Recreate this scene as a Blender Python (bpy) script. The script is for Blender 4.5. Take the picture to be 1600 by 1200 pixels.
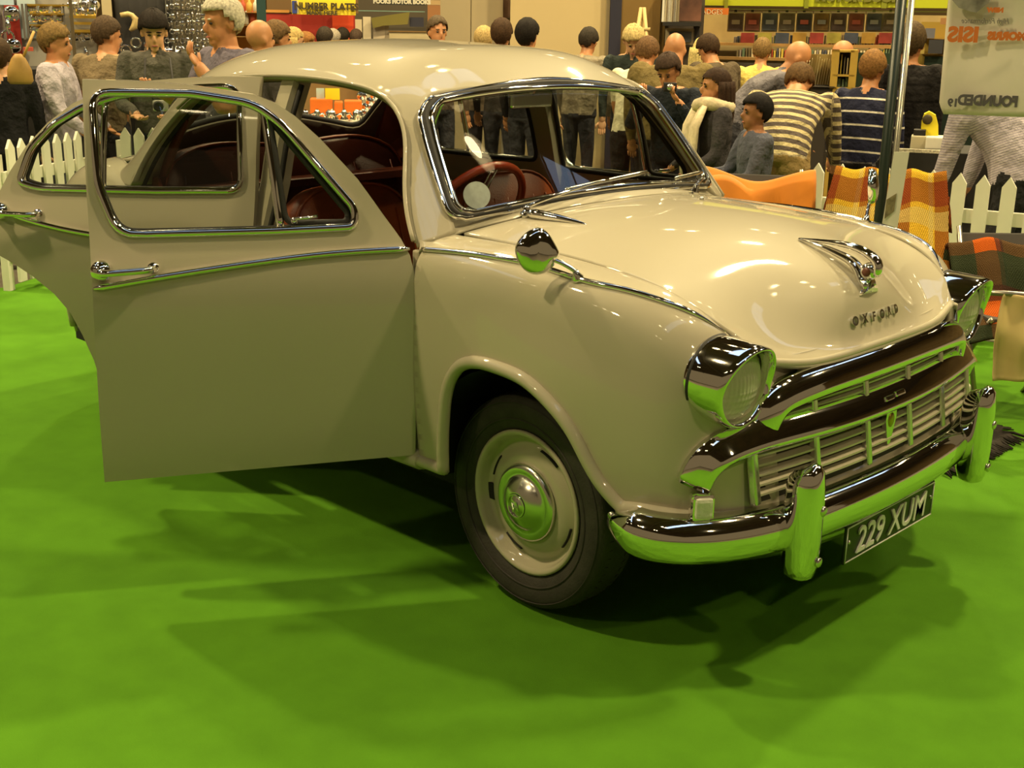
import bpy, bmesh, math, random
import numpy as np
from mathutils import Vector, Matrix, Euler
from mathutils.geometry import delaunay_2d_cdt
random.seed(7)
SC = bpy.context.scene
for o in list(bpy.data.objects): bpy.data.objects.remove(o)
COL = SC.collection
R = math.radians
# ------------------------------------------------------------------ camera
CAMP = Vector((2.2266, -3.0686, 1.633))
YAW, PIT, ROLL, FPX = R(134.10), R(-16.44), R(0.97), 1885.3
fwd = Vector((math.cos(PIT)*math.cos(YAW), math.cos(PIT)*math.sin(YAW), math.sin(PIT)))
rgt = Vector((math.sin(YAW), -math.cos(YAW), 0)); upv = rgt.cross(fwd)
cR = math.cos(ROLL)*rgt + math.sin(ROLL)*upv
cU = -math.sin(ROLL)*rgt + math.cos(ROLL)*upv
cd = bpy.data.cameras.new('camera'); co = bpy.data.objects.new('camera', cd); COL.objects.link(co)
cd.sensor_width = 36; cd.lens = FPX/1600*36; cd.clip_start = .05; cd.clip_end = 200
M3 = Matrix((cR, cU, -fwd)).transposed()
co.matrix_world = Matrix.Translation(CAMP) @ M3.to_4x4()
SC.camera = co
def ray(px, py):
    return (fwd + cR*((px-800)/FPX) - cU*((py-600)/FPX))
def at_dist(px, py, d):          # point at horizontal distance d along the pixel's direction
    r = ray(px, py); return CAMP + r*(d/math.hypot(r.x, r.y))
def on_z(px, py, z):
    r = ray(px, py); return CAMP + r*((z-CAMP.z)/r.z)
# ------------------------------------------------------------------ world, exposure
SC.view_settings.view_transform = 'Standard'; SC.view_settings.look = 'None'
SC.view_settings.gamma = 1; SC.view_settings.use_curve_mapping = False
SC.view_settings.exposure = 0.0
W = bpy.data.worlds.new('hall_air'); SC.world = W; W.use_nodes = True
bg = W.node_tree.nodes['Background']; bg.inputs[0].default_value = (1.0, .72, .34, 1); bg.inputs[1].default_value = .17
# high-bay lamps of the hall: x, y, z, watts
LAMPS = [(-7.8,-1.6,9,1.2), (-4.0,-4.9,9,.9), (-1.2,6.5,9,1.2), (3.4,2.6,9,.8), (10.0,-2.5,9,.4), (-9.5,6.0,9,1), (-2.5,-11.5,9,.35), (5.5,9.5,9,.8), (-5.5,11.5,9,1.1)]
for (x, y, z, s) in LAMPS:
    l = bpy.data.lights.new('lamp_light', 'AREA'); l.shape = 'DISK'; l.size = .55; l.energy = 800*s; l.color = (1, .79, .41)
    lo = bpy.data.objects.new('lamp_light', l); COL.objects.link(lo); lo.location = (x, y, z-.12)
# ------------------------------------------------------------------ tagging and mesh helpers
def tag(o, label=None, cat=None, group=None, kind=None):
    if label: o['label'] = label
    if cat: o['category'] = cat
    if group: o['group'] = group
    if kind: o['kind'] = kind
    return o
def empty(name, label, cat, loc=(0,0,0), rz=0, group=None):
    o = bpy.data.objects.new(name, None); COL.objects.link(o); o.location = loc; o.rotation_euler = (0,0,rz)
    o.empty_display_size = .1
    return tag(o, label, cat, group)
def link(name, me, mats=None, parent=None, smooth=True):
    if mats is not None:
        for m in (mats if isinstance(mats, (list, tuple)) else [mats]): me.materials.append(m)
    if smooth:
        me.polygons.foreach_set('use_smooth', [True]*len(me.polygons))
    o = bpy.data.objects.new(name, me); COL.objects.link(o)
    if parent is not None: o.parent = parent
    return o
def mesh_py(name, v, f, mats=None, parent=None, smooth=True):
    me = bpy.data.meshes.new(name); me.from_pydata([tuple(p) for p in v], [], f); me.update()
    return link(name, me, mats, parent, smooth)
class MB:
    """collects shapes into ONE mesh"""
    def __init__(s): s.v = []; s.f = []; s.m = []; s.sm = []
    def add(s, v, f, mi=0, smooth=True):
        b = len(s.v); s.v += [tuple(p) for p in v]; s.f += [tuple(i+b for i in q) for q in f]
        s.m += [mi]*len(f); s.sm += [smooth]*len(f); return s
    def box(s, c, d, mi=0, rot=None, bev=0):
        x, y, z = (t/2 for t in d)
        if bev:
            b = min(bev, x*.9, y*.9, z*.9); pts = []; 
            for sz in (-1, 1):
                for (ix, iy) in ((-1,-1),(1,-1),(1,1),(-1,1)):
                    pass
            bm = bmesh.new(); bmesh.ops.create_cube(bm, size=1)
            for q in bm.verts: q.co = Vector((q.co.x*d[0], q.co.y*d[1], q.co.z*d[2]))
            bmesh.ops.bevel(bm, geom=bm.edges[:], offset=b, segments=2, affect='EDGES', profile=.6)
            bm.verts.index_update()
            v = [q.co.copy() for q in bm.verts]; f = [[q.index for q in fc.verts] for fc in bm.faces]; bm.free()
        else:
            v = [Vector((sx*x, sy*y, sz*z)) for sz in (-1,1) for sy in (-1,1) for sx in (-1,1)]
            f = [(0,2,3,1),(4,5,7,6),(0,1,5,4),(2,6,7,3),(0,4,6,2),(1,3,7,5)]
        if rot is not None: v = [rot @ p for p in v]
        return s.add([p+Vector(c) for p in v], f, mi, False)
    def tube(s, path, rad, n=10, mi=0, cap=True, closed=False, ell=None, up=None):
        P = [Vector(p) for p in path]; k = len(P)
        if not hasattr(rad, '__len__'): rad = [rad]*k
        v = []; f = []; u0 = None
        for i in range(k):
            if closed: t = P[(i+1) % k]-P[i-1]
            else: t = P[min(i+1,k-1)]-P[max(i-1,0)]
            t.normalize()
            if up is not None: a = Vector(up)
            elif u0 is None: a = Vector((0,0,1)) if abs(t.z) < .9 else Vector((1,0,0))
            else: a = u0
            u = (a-t*a.dot(t))
            if u.length < 1e-6: u = t.orthogonal()
            u.normalize(); u0 = u; w = t.cross(u)
            for j in range(n):
                an = 2*math.pi*j/n; ea, eb = (ell if ell else (1,1))
                v.append(P[i]+u*(math.cos(an)*rad[i]*ea)+w*(math.sin(an)*rad[i]*eb))
        for i in range(k if closed else k-1):
            for j in range(n):
                a = i*n+j; b = i*n+(j+1) % n; c = ((i+1) % k)*n+(j+1) % n; d = ((i+1) % k)*n+j
                f.append((a,b,c,d))
        if cap and not closed:
            f.append(tuple(range(n))[::-1]); f.append(tuple((k-1)*n+j for j in range(n)))
        return s.add(v, f, mi)
    def lathe(s, prof, n=32, mi=0, M=None, seg=None, close=False, cap=True):
        """prof: (r, h) pairs turned about local Z; M places it"""
        M = M or Matrix.Identity(4); v = []; f = []
        for (r, h) in prof:
            for j in range(n):
                a = 2*math.pi*j/n; v.append(M @ Vector((r*math.cos(a), r*math.sin(a), h)))
        k = len(prof)
        for i in range(k-1 if not close else k):
            for j in range(n):
                f.append((i*n+j, i*n+(j+1) % n, ((i+1) % k)*n+(j+1) % n, ((i+1) % k)*n+j))
        if not close and cap:
            if prof[0][0] > 1e-5: f.append(tuple(range(n))[::-1])
            if prof[-1][0] > 1e-5: f.append(tuple((k-1)*n+j for j in range(n)))
        return s.add(v, f, mi)
    def ell(s, c, r, n=12, m=8, mi=0, rot=None):
        v = []; f = []
        for i in range(m+1):
            t = math.pi*i/m
            for j in range(n):
                a = 2*math.pi*j/n
                p = Vector((r[0]*math.sin(t)*math.cos(a), r[1]*math.sin(t)*math.sin(a), r[2]*math.cos(t)))
                if rot is not None: p = rot @ p
                v.append(p+Vector(c))
        for i in range(m):
            for j in range(n): f.append((i*n+j, (i+1)*n+j, (i+1)*n+(j+1) % n, i*n+(j+1) % n))
        return s.add(v, f, mi)
    def prism(s, poly, M, h, mi=0):
        """poly: 2-D outline in local XY extruded h along local Z"""
        k = len(poly); v = [M @ Vector((p[0], p[1], 0)) for p in poly]+[M @ Vector((p[0], p[1], h)) for p in poly]
        f = [tuple(range(k))[::-1], tuple(range(k, 2*k))]+[(i, (i+1) % k, k+(i+1) % k, k+i) for i in range(k)]
        return s.add(v, f, mi, False)
    def build(s, name, mats=None, parent=None):
        me = bpy.data.meshes.new(name); me.from_pydata(s.v, [], s.f)
        me.polygons.foreach_set('material_index', s.m); me.polygons.foreach_set('use_smooth', s.sm); me.update()
        bm = bmesh.new(); bm.from_mesh(me); bmesh.ops.recalc_face_normals(bm, faces=bm.faces[:]); bm.to_mesh(me); bm.free()
        return link(name, me, mats, parent, False)
def cspl(P, n, closed=False):
    """smooth curve through control points, n samples (chord-length natural cubic)"""
    P = np.array([tuple(p) for p in P], float)
    if closed: P = np.vstack([P[-3:], P, P[:4]])
    d = np.sqrt(np.linalg.norm(np.diff(P, axis=0), axis=1)**2+1e-12); t = np.concatenate([[0], np.cumsum(d)])
    if closed: a, b = t[3], t[-4]
    else: a, b = 0, t[-1]
    tt = np.linspace(a, b, n+1)[:-1] if closed else np.linspace(0, t[-1], n)
    return spl_eval(t, P, tt)
def spl_eval(t, P, tt):
    n = len(t)
    if n == 2:
        w = ((tt-t[0])/(t[1]-t[0]))[:, None]; return P[0]*(1-w)+P[1]*w
    h = np.diff(t); A = np.zeros((n, n)); B = np.zeros((n,)+P.shape[1:])
    A[0,0] = A[-1,-1] = 1
    for i in range(1, n-1):
        A[i,i-1] = h[i-1]; A[i,i] = 2*(h[i-1]+h[i]); A[i,i+1] = h[i]
        B[i] = 6*((P[i+1]-P[i])/h[i]-(P[i]-P[i-1])/h[i-1])
    m = np.linalg.solve(A, B.reshape(n, -1)).reshape(B.shape); k = np.clip(np.searchsorted(t, tt)-1, 0, n-2)
    x0 = (tt-t[k]); x1 = (t[k+1]-tt); hk = h[k]
    sh = (slice(None),)+(None,)*(P.ndim-1)
    x0, x1, hk = x0[sh], x1[sh], hk[sh]
    return m[k]*x1**3/(6*hk)+m[k+1]*x0**3/(6*hk)+(P[k]/hk-m[k]*hk/6)*x1+(P[k+1]/hk-m[k+1]*hk/6)*x0
class Surf:
    """smooth surface through a net of control points [columns][rows]"""
    def __init__(s, P, nu=220, nv=110):
        P = np.array(P, float)
        du = np.mean(np.linalg.norm(np.diff(P, axis=0), axis=2), axis=1); tu = np.concatenate([[0], np.cumsum(du)]); tu /= tu[-1]
        dv = np.mean(np.linalg.norm(np.diff(P, axis=1), axis=2), axis=0); tv = np.concatenate([[0], np.cumsum(dv)]); tv /= tv[-1]
        s.tu, s.tv = tu, tv
        A = spl_eval(tu, P, np.linspace(0, 1, nu))
        s.G = np.swapaxes(spl_eval(tv, np.swapaxes(A, 0, 1), np.linspace(0, 1, nv)), 0, 1)
        s.nu, s.nv = nu, nv
    def at(s, u, v):
        u = min(max(u, 0), 1)*(s.nu-1); v = min(max(v, 0), 1)*(s.nv-1)
        i = min(int(u), s.nu-2); j = min(int(v), s.nv-2); a = u-i; b = v-j; G = s.G
        return Vector(G[i,j]*(1-a)*(1-b)+G[i+1,j]*a*(1-b)+G[i,j+1]*(1-a)*b+G[i+1,j+1]*a*b)
    def find(s, axes, val, mask=None):
        """(u, v) where the surface has coordinates val along the two named axes"""
        ax = ['xyz'.index(c) for c in axes]
        D = (s.G[:,:,ax[0]]-val[0])**2+(s.G[:,:,ax[1]]-val[1])**2
        if mask is not None: D = np.where(mask(s.G), D, 1e9)
        i, j = np.unravel_index(np.argmin(D), D.shape); u = i/(s.nu-1); v = j/(s.nv-1)
        for _ in range(6):
            p = s.at(u, v); e = 1e-3
            pu = (s.at(min(u+e,1), v)-s.at(max(u-e,0), v))/(min(u+e,1)-max(u-e,0)); pv = (s.at(u, min(v+e,1))-s.at(u, max(v-e,0)))/(min(v+e,1)-max(v-e,0))
            J = np.array([[pu[ax[0]], pv[ax[0]]],[pu[ax[1]], pv[ax[1]]]]); r = np.array([val[0]-p[ax[0]], val[1]-p[ax[1]]])
            if abs(np.linalg.det(J)) < 1e-7: break
            d = np.clip(np.linalg.solve(J, r), -.02, .02); u = min(max(u+d[0],0),1); v = min(max(v+d[1],0),1)
        return (u, v)
def surf_pix(S, px, py, mask=None):
    """(u, v) of the surface point seen at a pixel"""
    G = S.G.reshape(-1, 3)-np.array(CAMP); d = G @ np.array(fwd)
    X = 800+FPX*(G @ np.array(cR))/d; Y = 600-FPX*(G @ np.array(cU))/d
    D = (X-px)**2+(Y-py)**2
    if mask is not None: D = np.where(mask(S.G).reshape(-1), D, 1e9)
    k = int(np.argmin(D)); i, j = divmod(k, S.nv); return (i/(S.nu-1), j/(S.nv-1))
def inside(p, poly):
    c = False; n = len(poly); x, y = p
    for i in range(n):
        x1, y1 = poly[i]; x2, y2 = poly[i-1]
        if (y1 > y) != (y2 > y) and x < (x2-x1)*(y-y1)/(y2-y1+1e-15)+x1: c = not c
    return c
def cut2d(outer, holes, step, grid=None):
    """triangles of a 2-D region with holes, interior filled with grid points"""
    pts = []; edges = []
    for loop in [outer]+list(holes):
        b = len(pts); k = len(loop); pts += [Vector((p[0], p[1])) for p in loop]
        edges += [(b+i, b+(i+1) % k) for i in range(k)]
    xs = [p.x for p in pts]; ys = [p.y for p in pts]; sx, sy = step if hasattr(step, '__len__') else (step, step)
    B = np.array([(p.x, p.y) for p in pts])
    x = min(xs)+sx*.5
    while x < max(xs):
        y = min(ys)+sy*.5
        while y < max(ys):
            if inside((x, y), outer) and not any(inside((x, y), h) for h in holes):
                if np.min(((B[:,0]-x)/sx)**2+((B[:,1]-y)/sy)**2) > .16: pts.append(Vector((x, y)))
            y += sy
        x += sx
    r = delaunay_2d_cdt(pts, edges, [], 0, 1e-6)
    V = [(p.x, p.y) for p in r[0]]; F = []
    for f in r[2]:
        c = (sum(V[i][0] for i in f)/len(f), sum(V[i][1] for i in f)/len(f))
        if inside(c, outer) and not any(inside(c, h) for h in holes): F.append(tuple(f))
    return V, F
def solid(o, t, off=-1, inner=0):
    m = o.modifiers.new('thickness', 'SOLIDIFY'); m.thickness = t; m.offset = off; m.material_offset = inner; m.use_quality_normals = True
    return o
def rounded(poly, r, n=5):
    """round the corners of a 2-D polygon"""
    out = []; k = len(poly)
    for i in range(k):
        a, p, b = Vector(poly[i-1]), Vector(poly[i]), Vector(poly[(i+1) % k]); ri = r[i] if hasattr(r, '__len__') else r
        da, db = (a-p), (b-p); q = min(ri, da.length*.48, db.length*.48)
        if q < 1e-4: out.append(tuple(p)); continue
        A = p+da.normalized()*q; B = p+db.normalized()*q
        for j in range(n+1):
            t = j/n; out.append(tuple(A*(1-t)**2+p*2*t*(1-t)+B*t*t))
    return out
def dens(poly, step, closed=True):
    out = []; k = len(poly)
    for i in range(k if closed else k-1):
        a = np.array(poly[i], float); b = np.array(poly[(i+1) % k], float); n = max(1, int(np.linalg.norm(b-a)/step))
        out += [tuple(a+(b-a)*j/n) for j in range(n)]
    if not closed: out.append(tuple(poly[-1]))
    return out
def text_mesh(name, s, size, mat, parent=None, M=None, ext=.002, shear=0, align='CENTER', sx=1.0, bold=0):
    cu = bpy.data.curves.new(name, 'FONT'); cu.body = s; cu.size = size; cu.extrude = ext; cu.shear = shear; cu.align_x = align; cu.align_y = 'CENTER'; cu.offset = bold; cu.resolution_u = 3
    t = bpy.data.objects.new(name, cu); COL.objects.link(t)
    dg = bpy.context.evaluated_depsgraph_get(); me = bpy.data.meshes.new_from_object(t.evaluated_get(dg))
    bpy.data.objects.remove(t); bpy.data.curves.remove(cu); me.name = name
    me.transform(Matrix.Diagonal((sx,1,1,1)))
    if M is not None: me.transform(M)
    me.materials.clear()
    return link(name, me, mat, parent, False)
# ------------------------------------------------------------------ materials
def mat(name, col, rough=.5, metal=0, coat=0, spec=.5, emit=None, es=0, trans=0, ior=1.45, noise=None, alpha=1, bump=None, sheen=0):
    """noise=(scale, amount): procedural colour variation; bump=(scale, strength)"""
    m = bpy.data.materials.new(name); m.use_nodes = True; nt = m.node_tree; b = nt.nodes['Principled BSDF']
    b.inputs['Base Color'].default_value = (*col, 1); b.inputs['Roughness'].default_value = rough; b.inputs['Metallic'].default_value = metal
    b.inputs['Coat Weight'].default_value = coat; b.inputs['Coat Roughness'].default_value = .04; b.inputs['Specular IOR Level'].default_value = spec
    b.inputs['Transmission Weight'].default_value = trans; b.inputs['IOR'].default_value = ior; b.inputs['Alpha'].default_value = alpha
    b.inputs['Sheen Weight'].default_value = sheen
    if emit: b.inputs['Emission Color'].default_value = (*emit, 1); b.inputs['Emission Strength'].default_value = es
    if noise or bump:
        tc = nt.nodes.new('ShaderNodeTexCoord')
    if noise:
        n = nt.nodes.new('ShaderNodeTexNoise'); n.inputs['Scale'].default_value = noise[0]; n.inputs['Detail'].default_value = 5
        r = nt.nodes.new('ShaderNodeMapRange'); r.inputs[3].default_value = 1-noise[1]; r.inputs[4].default_value = 1+noise[1]
        mx = nt.nodes.new('ShaderNodeMix'); mx.data_type = 'RGBA'; mx.blend_type = 'MULTIPLY'; mx.inputs[0].default_value = 1
        mx.inputs[6].default_value = (*col, 1); nt.links.new(tc.outputs['Object'], n.inputs['Vector']); nt.links.new(n.outputs['Fac'], r.inputs[0])
        r.inputs[1].default_value = .25; r.inputs[2].default_value = .75
        nt.links.new(r.outputs[0], mx.inputs[7]); nt.links.new(mx.outputs[2], b.inputs['Base Color'])
    if bump:
        n2 = nt.nodes.new('ShaderNodeTexNoise'); n2.inputs['Scale'].default_value = bump[0]; n2.inputs['Detail'].default_value = 4
        bp = nt.nodes.new('ShaderNodeBump'); bp.inputs['Strength'].default_value = bump[1]; bp.inputs['Distance'].default_value = .01
        nt.links.new(tc.outputs['Object'], n2.inputs['Vector']); nt.links.new(n2.outputs['Fac'], bp.inputs['Height']); nt.links.new(bp.outputs[0], b.inputs['Normal'])
    return m
def glass(name, tint=(1,1,1), refl=1.0, clear=.92):
    """thin pane: clear with a fresnel mirror"""
    m = bpy.data.materials.new(name); m.use_nodes = True; nt = m.node_tree; nt.nodes.clear()
    o = nt.nodes.new('ShaderNodeOutputMaterial'); t = nt.nodes.new('ShaderNodeBsdfTransparent'); t.inputs[0].default_value = (clear*tint[0], clear*tint[1], clear*tint[2], 1)
    g = nt.nodes.new('ShaderNodeBsdfGlossy'); g.inputs['Roughness'].default_value = .01; g.inputs[0].default_value = (refl,refl,refl,1)
    fr = nt.nodes.new('ShaderNodeFresnel'); ge = nt.nodes.new('ShaderNodeNewGeometry')
    io = nt.nodes.new('ShaderNodeMapRange'); io.inputs[3].default_value = 1.5; io.inputs[4].default_value = 1/1.5       # a thin pane reflects alike from both sides
    nt.links.new(ge.outputs['Backfacing'], io.inputs[0]); nt.links.new(io.outputs[0], fr.inputs[0])
    mx = nt.nodes.new('ShaderNodeMixShader'); nt.links.new(fr.outputs[0], mx.inputs[0]); nt.links.new(t.outputs[0], mx.inputs[1]); nt.links.new(g.outputs[0], mx.inputs[2]); nt.links.new(mx.outputs[0], o.inputs[0])
    return m
PAINT = mat('beige_paint', (.425,.388,.285), .50, 0, coat=1.0, spec=.12, noise=(3,.02))
CHROME = mat('chrome', (.86,.85,.82), .05, 1)
DULLCHROME = mat('dull_chrome', (.72,.72,.66), .22, 1)
RUBBER = mat('black_rubber', (.018,.017,.015), .7, noise=(30,.2))
TYRE = mat('tyre_rubber', (.035,.031,.026), .72, noise=(18,.25), bump=(120,.15))
DARK = mat('underbody_black', (.012,.011,.009), .85, noise=(12,.3))
LEATHER = mat('brown_leather', (.10,.022,.010), .38, noise=(9,.25), bump=(160,.15))
LEATHER2 = mat('tan_leather', (.25,.055,.014), .38, noise=(9,.2), bump=(160,.15))
LINING = mat('headlining', (.075,.06,.045), .9, noise=(40,.15))
GLASS = glass('car_glass', (.97,1,.97), 1, .80)
# ================================================================== THE CAR (x forward from the front axle, y to the car's left, z up)
car = empty('car', 'beige 1950s saloon car with both right-hand doors open on the green carpet', 'car')
ZW = np.array([.30,.36,.6,.80,.90,.97,1.02,1.08,1.2,1.35,1.5]); WW = np.array([.775,.787,.81,.817,.815,.805,.787,.765,.735,.69,.625])
_zz = np.linspace(.3,1.5,241); _ww = spl_eval(ZW, WW[:,None], _zz)[:,0]
def wid(z): return float(np.interp(z, _zz, _ww))
def both(fn):
    for sg in (-1, 1): fn(sg)
def mir(P, sg): return [[(p[0], p[1]*sg, p[2]) for p in c] for c in P]
def grid_obj(name, S, mats, parent, iu, iv, flip=False, u0=0, u1=1, v0=0, v1=1):
    v = []; f = []
    for i in range(iu+1):
        for j in range(iv+1): v.append(S.at(u0+(u1-u0)*i/iu, v0+(v1-v0)*j/iv))
    for i in range(iu):
        for j in range(iv):
            q = (i*(iv+1)+j, (i+1)*(iv+1)+j, (i+1)*(iv+1)+j+1, i*(iv+1)+j+1); f.append(q[::-1] if flip else q)
    return mesh_py(name, v, f, mats, parent)
def cut_obj(name, S, outer, holes, step, mats, parent, flip=False):
    V, F = cut2d(outer, holes, step); v = [S.at(*p) for p in V]
    # orient consistently
    f = []
    for t in F:
        a, b, c = (Vector((*V[i], 0)) for i in t[:3]); up = (b-a).cross(c-a).z > 0
        f.append(t if up != flip else t[::-1])
    return mesh_py(name, v, f, mats, parent)
# ---- front wings: columns from the door post forward and round to the grille, rows from the bottom edge up to the bonnet gap
WING = [
 [(-.368,.787,.368),(-.366,.808,.56),(-.366,.815,.75),(-.366,.812,.88),(-.365,.795,.985),(-.36,.757,1.028),(-.35,.66,1.048)],
 [(-.16,.787,.368),(-.16,.808,.56),(-.16,.817,.75),(-.16,.812,.88),(-.16,.792,.99),(-.16,.752,1.030),(-.16,.648,1.047)],
 [(.05,.787,.368),(.05,.808,.56),(.05,.818,.75),(.05,.81,.88),(.05,.787,.992),(.05,.745,1.026),(.05,.64,1.040)],
 [(.25,.785,.40),(.25,.806,.56),(.25,.814,.74),(.25,.803,.87),(.25,.775,.978),(.25,.733,1.011),(.25,.632,1.023)],
 [(.42,.772,.447),(.42,.79,.56),(.42,.793,.72),(.42,.782,.84),(.42,.75,.945),(.42,.705,.983),(.42,.622,.992)],
 [(.535,.744,.455),(.54,.757,.56),(.54,.757,.69),(.54,.748,.80),(.535,.718,.895),(.53,.675,.935),(.525,.607,.945)],
 [(.618,.691,.455),(.616,.696,.56),(.612,.69,.67),(.606,.685,.76),(.595,.668,.84),(.588,.635,.88),(.585,.588,.90)],
 [(.672,.605,.452),(.665,.603,.56),(.655,.60,.65),(.645,.597,.72),(.638,.59,.79),(.632,.575,.835),(.625,.555,.865)],
 [(.708,.50,.445),(.692,.50,.56),(.675,.50,.64),(.664,.50,.70),(.658,.50,.75),(.655,.50,.79),(.650,.50,.825)],
]
ARCH = [(-.262,.30),(-.256,.40),(-.232,.56),(-.196,.672),(-.150,.722),(-.09,.742),(.0,.744),(.09,.733),(.18,.693),(.262,.627),(.322,.540),(.362,.49),(.40,.455)]
def wing(sg):
    S = Surf(mir(WING, sg))
    ap = [tuple(q) for q in cspl([(a[0], 0, a[1]) for a in ARCH], 46)[:, [0, 2]]]
    hole = [S.find('xz', p, lambda G: (G[:,:,2] < .95)) for p in ap]
    # cut continues along the front bottom edge
    hole = [(hole[0][0], -.2)]+[p for p in hole if p[1] > .004]+[(hole[-1][0]+.02, -.2)]
    o = cut_obj('front_wing', S, dens([(0,0),(1,0),(1,1),(0,1)], .02), [hole], (.016, .03), PAINT, car, flip=(sg > 0))
    solid(o, .012)
    # rolled lip round the arch and the bottom edge
    pts = [S.at(*p)+Vector((0, sg*.004, 0)) for p in hole[1:-1]]
    tail = [S.at(hole[-2][0]+(1-hole[-2][0])*t, .004)+Vector((.004, sg*.004, .0)) for t in np.linspace(.03, 1, 30)]
    lead = [S.at(hole[1][0]*t, .002) for t in np.linspace(0, .97, 6)]
    m = MB(); m.tube(cspl(lead+pts+tail, 120), .019, 12); l = m.build('wheel_arch_lip', PAINT, o)
    # bright strip on the crest
    n = 60
    if sg < 0:
        global STRIP
        STRIP = [surf_pix(S, *p) for p in ((657,387),(730,397),(800,408),(860,423),(909,438),(980,455),(1050,478),(1100,498),(1138,516))]
        STRIP = [(q[0], q[1]) for q in cspl([(a, b, 0) for (a, b) in STRIP], n)]
    path = [S.at(*q) for q in STRIP]
    m = MB(); m.tube([p+Vector((0, sg*.003, .003)) for p in path], [.0075*(1 if i < n-8 else max(.25, (n-1-i)/8)) for i in range(n)], 8, ell=(1, 1))
    tag(m.build('chrome_strip', CHROME, o), 'bright chrome strip')
    return S
WS = {}
def f(sg): WS[sg] = wing(sg)
both(f)
# ---- bonnet: columns from the scuttle to the leading edge; rows across
BON = [
 [(-.335,.645,1.052),(-.30,.50,1.076),(-.265,.34,1.096),(-.245,.17,1.107),(-.24,0,1.110)],
 [(-.10,.641,1.046),(-.09,.50,1.070),(-.085,.34,1.090),(-.08,.17,1.102),(-.08,0,1.106)],
 [(.12,.634,1.036),(.12,.50,1.057),(.12,.34,1.078),(.12,.17,1.092),(.12,0,1.096)],
 [(.31,.624,1.012),(.31,.50,1.026),(.31,.34,1.048),(.31,.17,1.068),(.31,0,1.074)],
 [(.455,.612,.975),(.465,.50,.964),(.47,.34,.982),(.47,.17,1.024),(.47,0,1.036)],
 [(.55,.595,.930),(.56,.47,.902),(.573,.33,.904),(.59,.17,.958),(.60,0,.976)],
 [(.602,.568,.892),(.622,.44,.852),(.637,.31,.846),(.648,.16,.885),(.655,0,.900)],
 [(.632,.545,.856),(.652,.41,.832),(.668,.29,.826),(.676,.15,.832),(.680,0,.838)],
 [(.648,.528,.835),(.684,.40,.812),(.704,.28,.806),(.712,.14,.806),(.715,0,.806)],
]
BON = [c+[(p[0], -p[1], p[2]) for p in c[:-1][::-1]] for c in BON]
SB = Surf(BON, 200, 160)
bonnet = solid(grid_obj('bonnet', SB, PAINT, car, 90, 90, flip=True, v0=.004, v1=.996), .012)
m = MB()
m.tube([SB.at(.985, v)+Vector((.002, 0, -.002)) for v in np.linspace(.02, .98, 60)], .011, 8)
m.build('bonnet_lip', PAINT, bonnet)
# scuttle between bonnet and windscreen
def wsedge(t):      # windscreen right edge from base (0) to header corner (1)
    return Vector(cspl([(-.372,.640,1.080),(-.462,.613,1.20),(-.552,.58,1.32),(-.618,.548,1.408)], 41)[int(round(t*40))])
SCUT = [[(-.368,.785,1.012),(-.352,.655,1.05),(-.318,.50,1.075),(-.282,.34,1.095),(-.262,.17,1.106),(-.255,0,1.109)],
        [(-.40,.755,1.04),(-.378,.650,1.062),(-.345,.50,1.085),(-.312,.34,1.106),(-.292,.17,1.117),(-.285,0,1.120)],
        [(-.43,.74,1.07),(-.405,.648,1.082),(-.375,.50,1.098),(-.345,.34,1.115),(-.325,.17,1.126),(-.318,0,1.129)]]
SCUT = [c+[(p[0], -p[1], p[2]) for p in c[:-1][::-1]] for c in SCUT]
scuttle = solid(grid_obj('scuttle', Surf(SCUT, 60, 160), PAINT, car, 12, 80), .01)
# ---- roof with pillars: one shell, door apertures and rear window cut out of it
RO = [
 [(-.352,.655,1.055),(-.462,.613,1.20),(-.552,.58,1.32),(-.618,.545,1.408),(-.628,.45,1.438),(-.605,.25,1.456),(-.595,0,1.461)],
 [(-.40,.775,1.02),(-.525,.727,1.19),(-.63,.672,1.33),(-.71,.60,1.432),(-.73,.45,1.492),(-.715,.25,1.520),(-.71,0,1.528)],
 [(-.93,.778,1.03),(-.94,.737,1.19),(-.95,.69,1.34),(-.96,.617,1.468),(-.96,.45,1.543),(-.96,.25,1.569),(-.96,0,1.577)],
 [(-1.3,.778,1.03),(-1.3,.737,1.19),(-1.3,.69,1.34),(-1.3,.620,1.472),(-1.3,.46,1.553),(-1.3,.25,1.580),(-1.3,0,1.588)],
 [(-1.65,.776,1.03),(-1.65,.737,1.18),(-1.65,.687,1.325),(-1.65,.612,1.450),(-1.65,.455,1.533),(-1.65,.25,1.564),(-1.65,0,1.574)],
 [(-1.9,.773,1.03),(-1.9,.73,1.16),(-1.9,.67,1.285),(-1.9,.59,1.393),(-1.9,.44,1.480),(-1.9,.235,1.522),(-1.9,0,1.535)],
 [(-2.1,.766,1.03),(-2.1,.713,1.125),(-2.1,.643,1.215),(-2.1,.56,1.298),(-2.1,.42,1.392),(-2.1,.22,1.441),(-2.1,0,1.457)],
 [(-2.25,.745,1.03),(-2.25,.68,1.08),(-2.25,.60,1.13),(-2.25,.52,1.185),(-2.25,.40,1.270),(-2.25,.21,1.330),(-2.25,0,1.350)],
 [(-2.38,.712,1.02),(-2.38,.65,1.033),(-2.38,.57,1.05),(-2.38,.48,1.075),(-2.38,.37,1.122),(-2.38,.2,1.172),(-2.38,0,1.192)],
 [(-2.50,.665,1.0),(-2.50,.60,1.005),(-2.50,.52,1.012),(-2.50,.43,1.022),(-2.50,.33,1.035),(-2.50,.18,1.05),(-2.50,0,1.055)],
]
RO = [[(p[0], -p[1], p[2]) for p in c]+[p for p in c[:-1][::-1]] for c in RO]      # right belt -> roof -> left belt
SR = Surf(RO, 260, 260)
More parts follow.
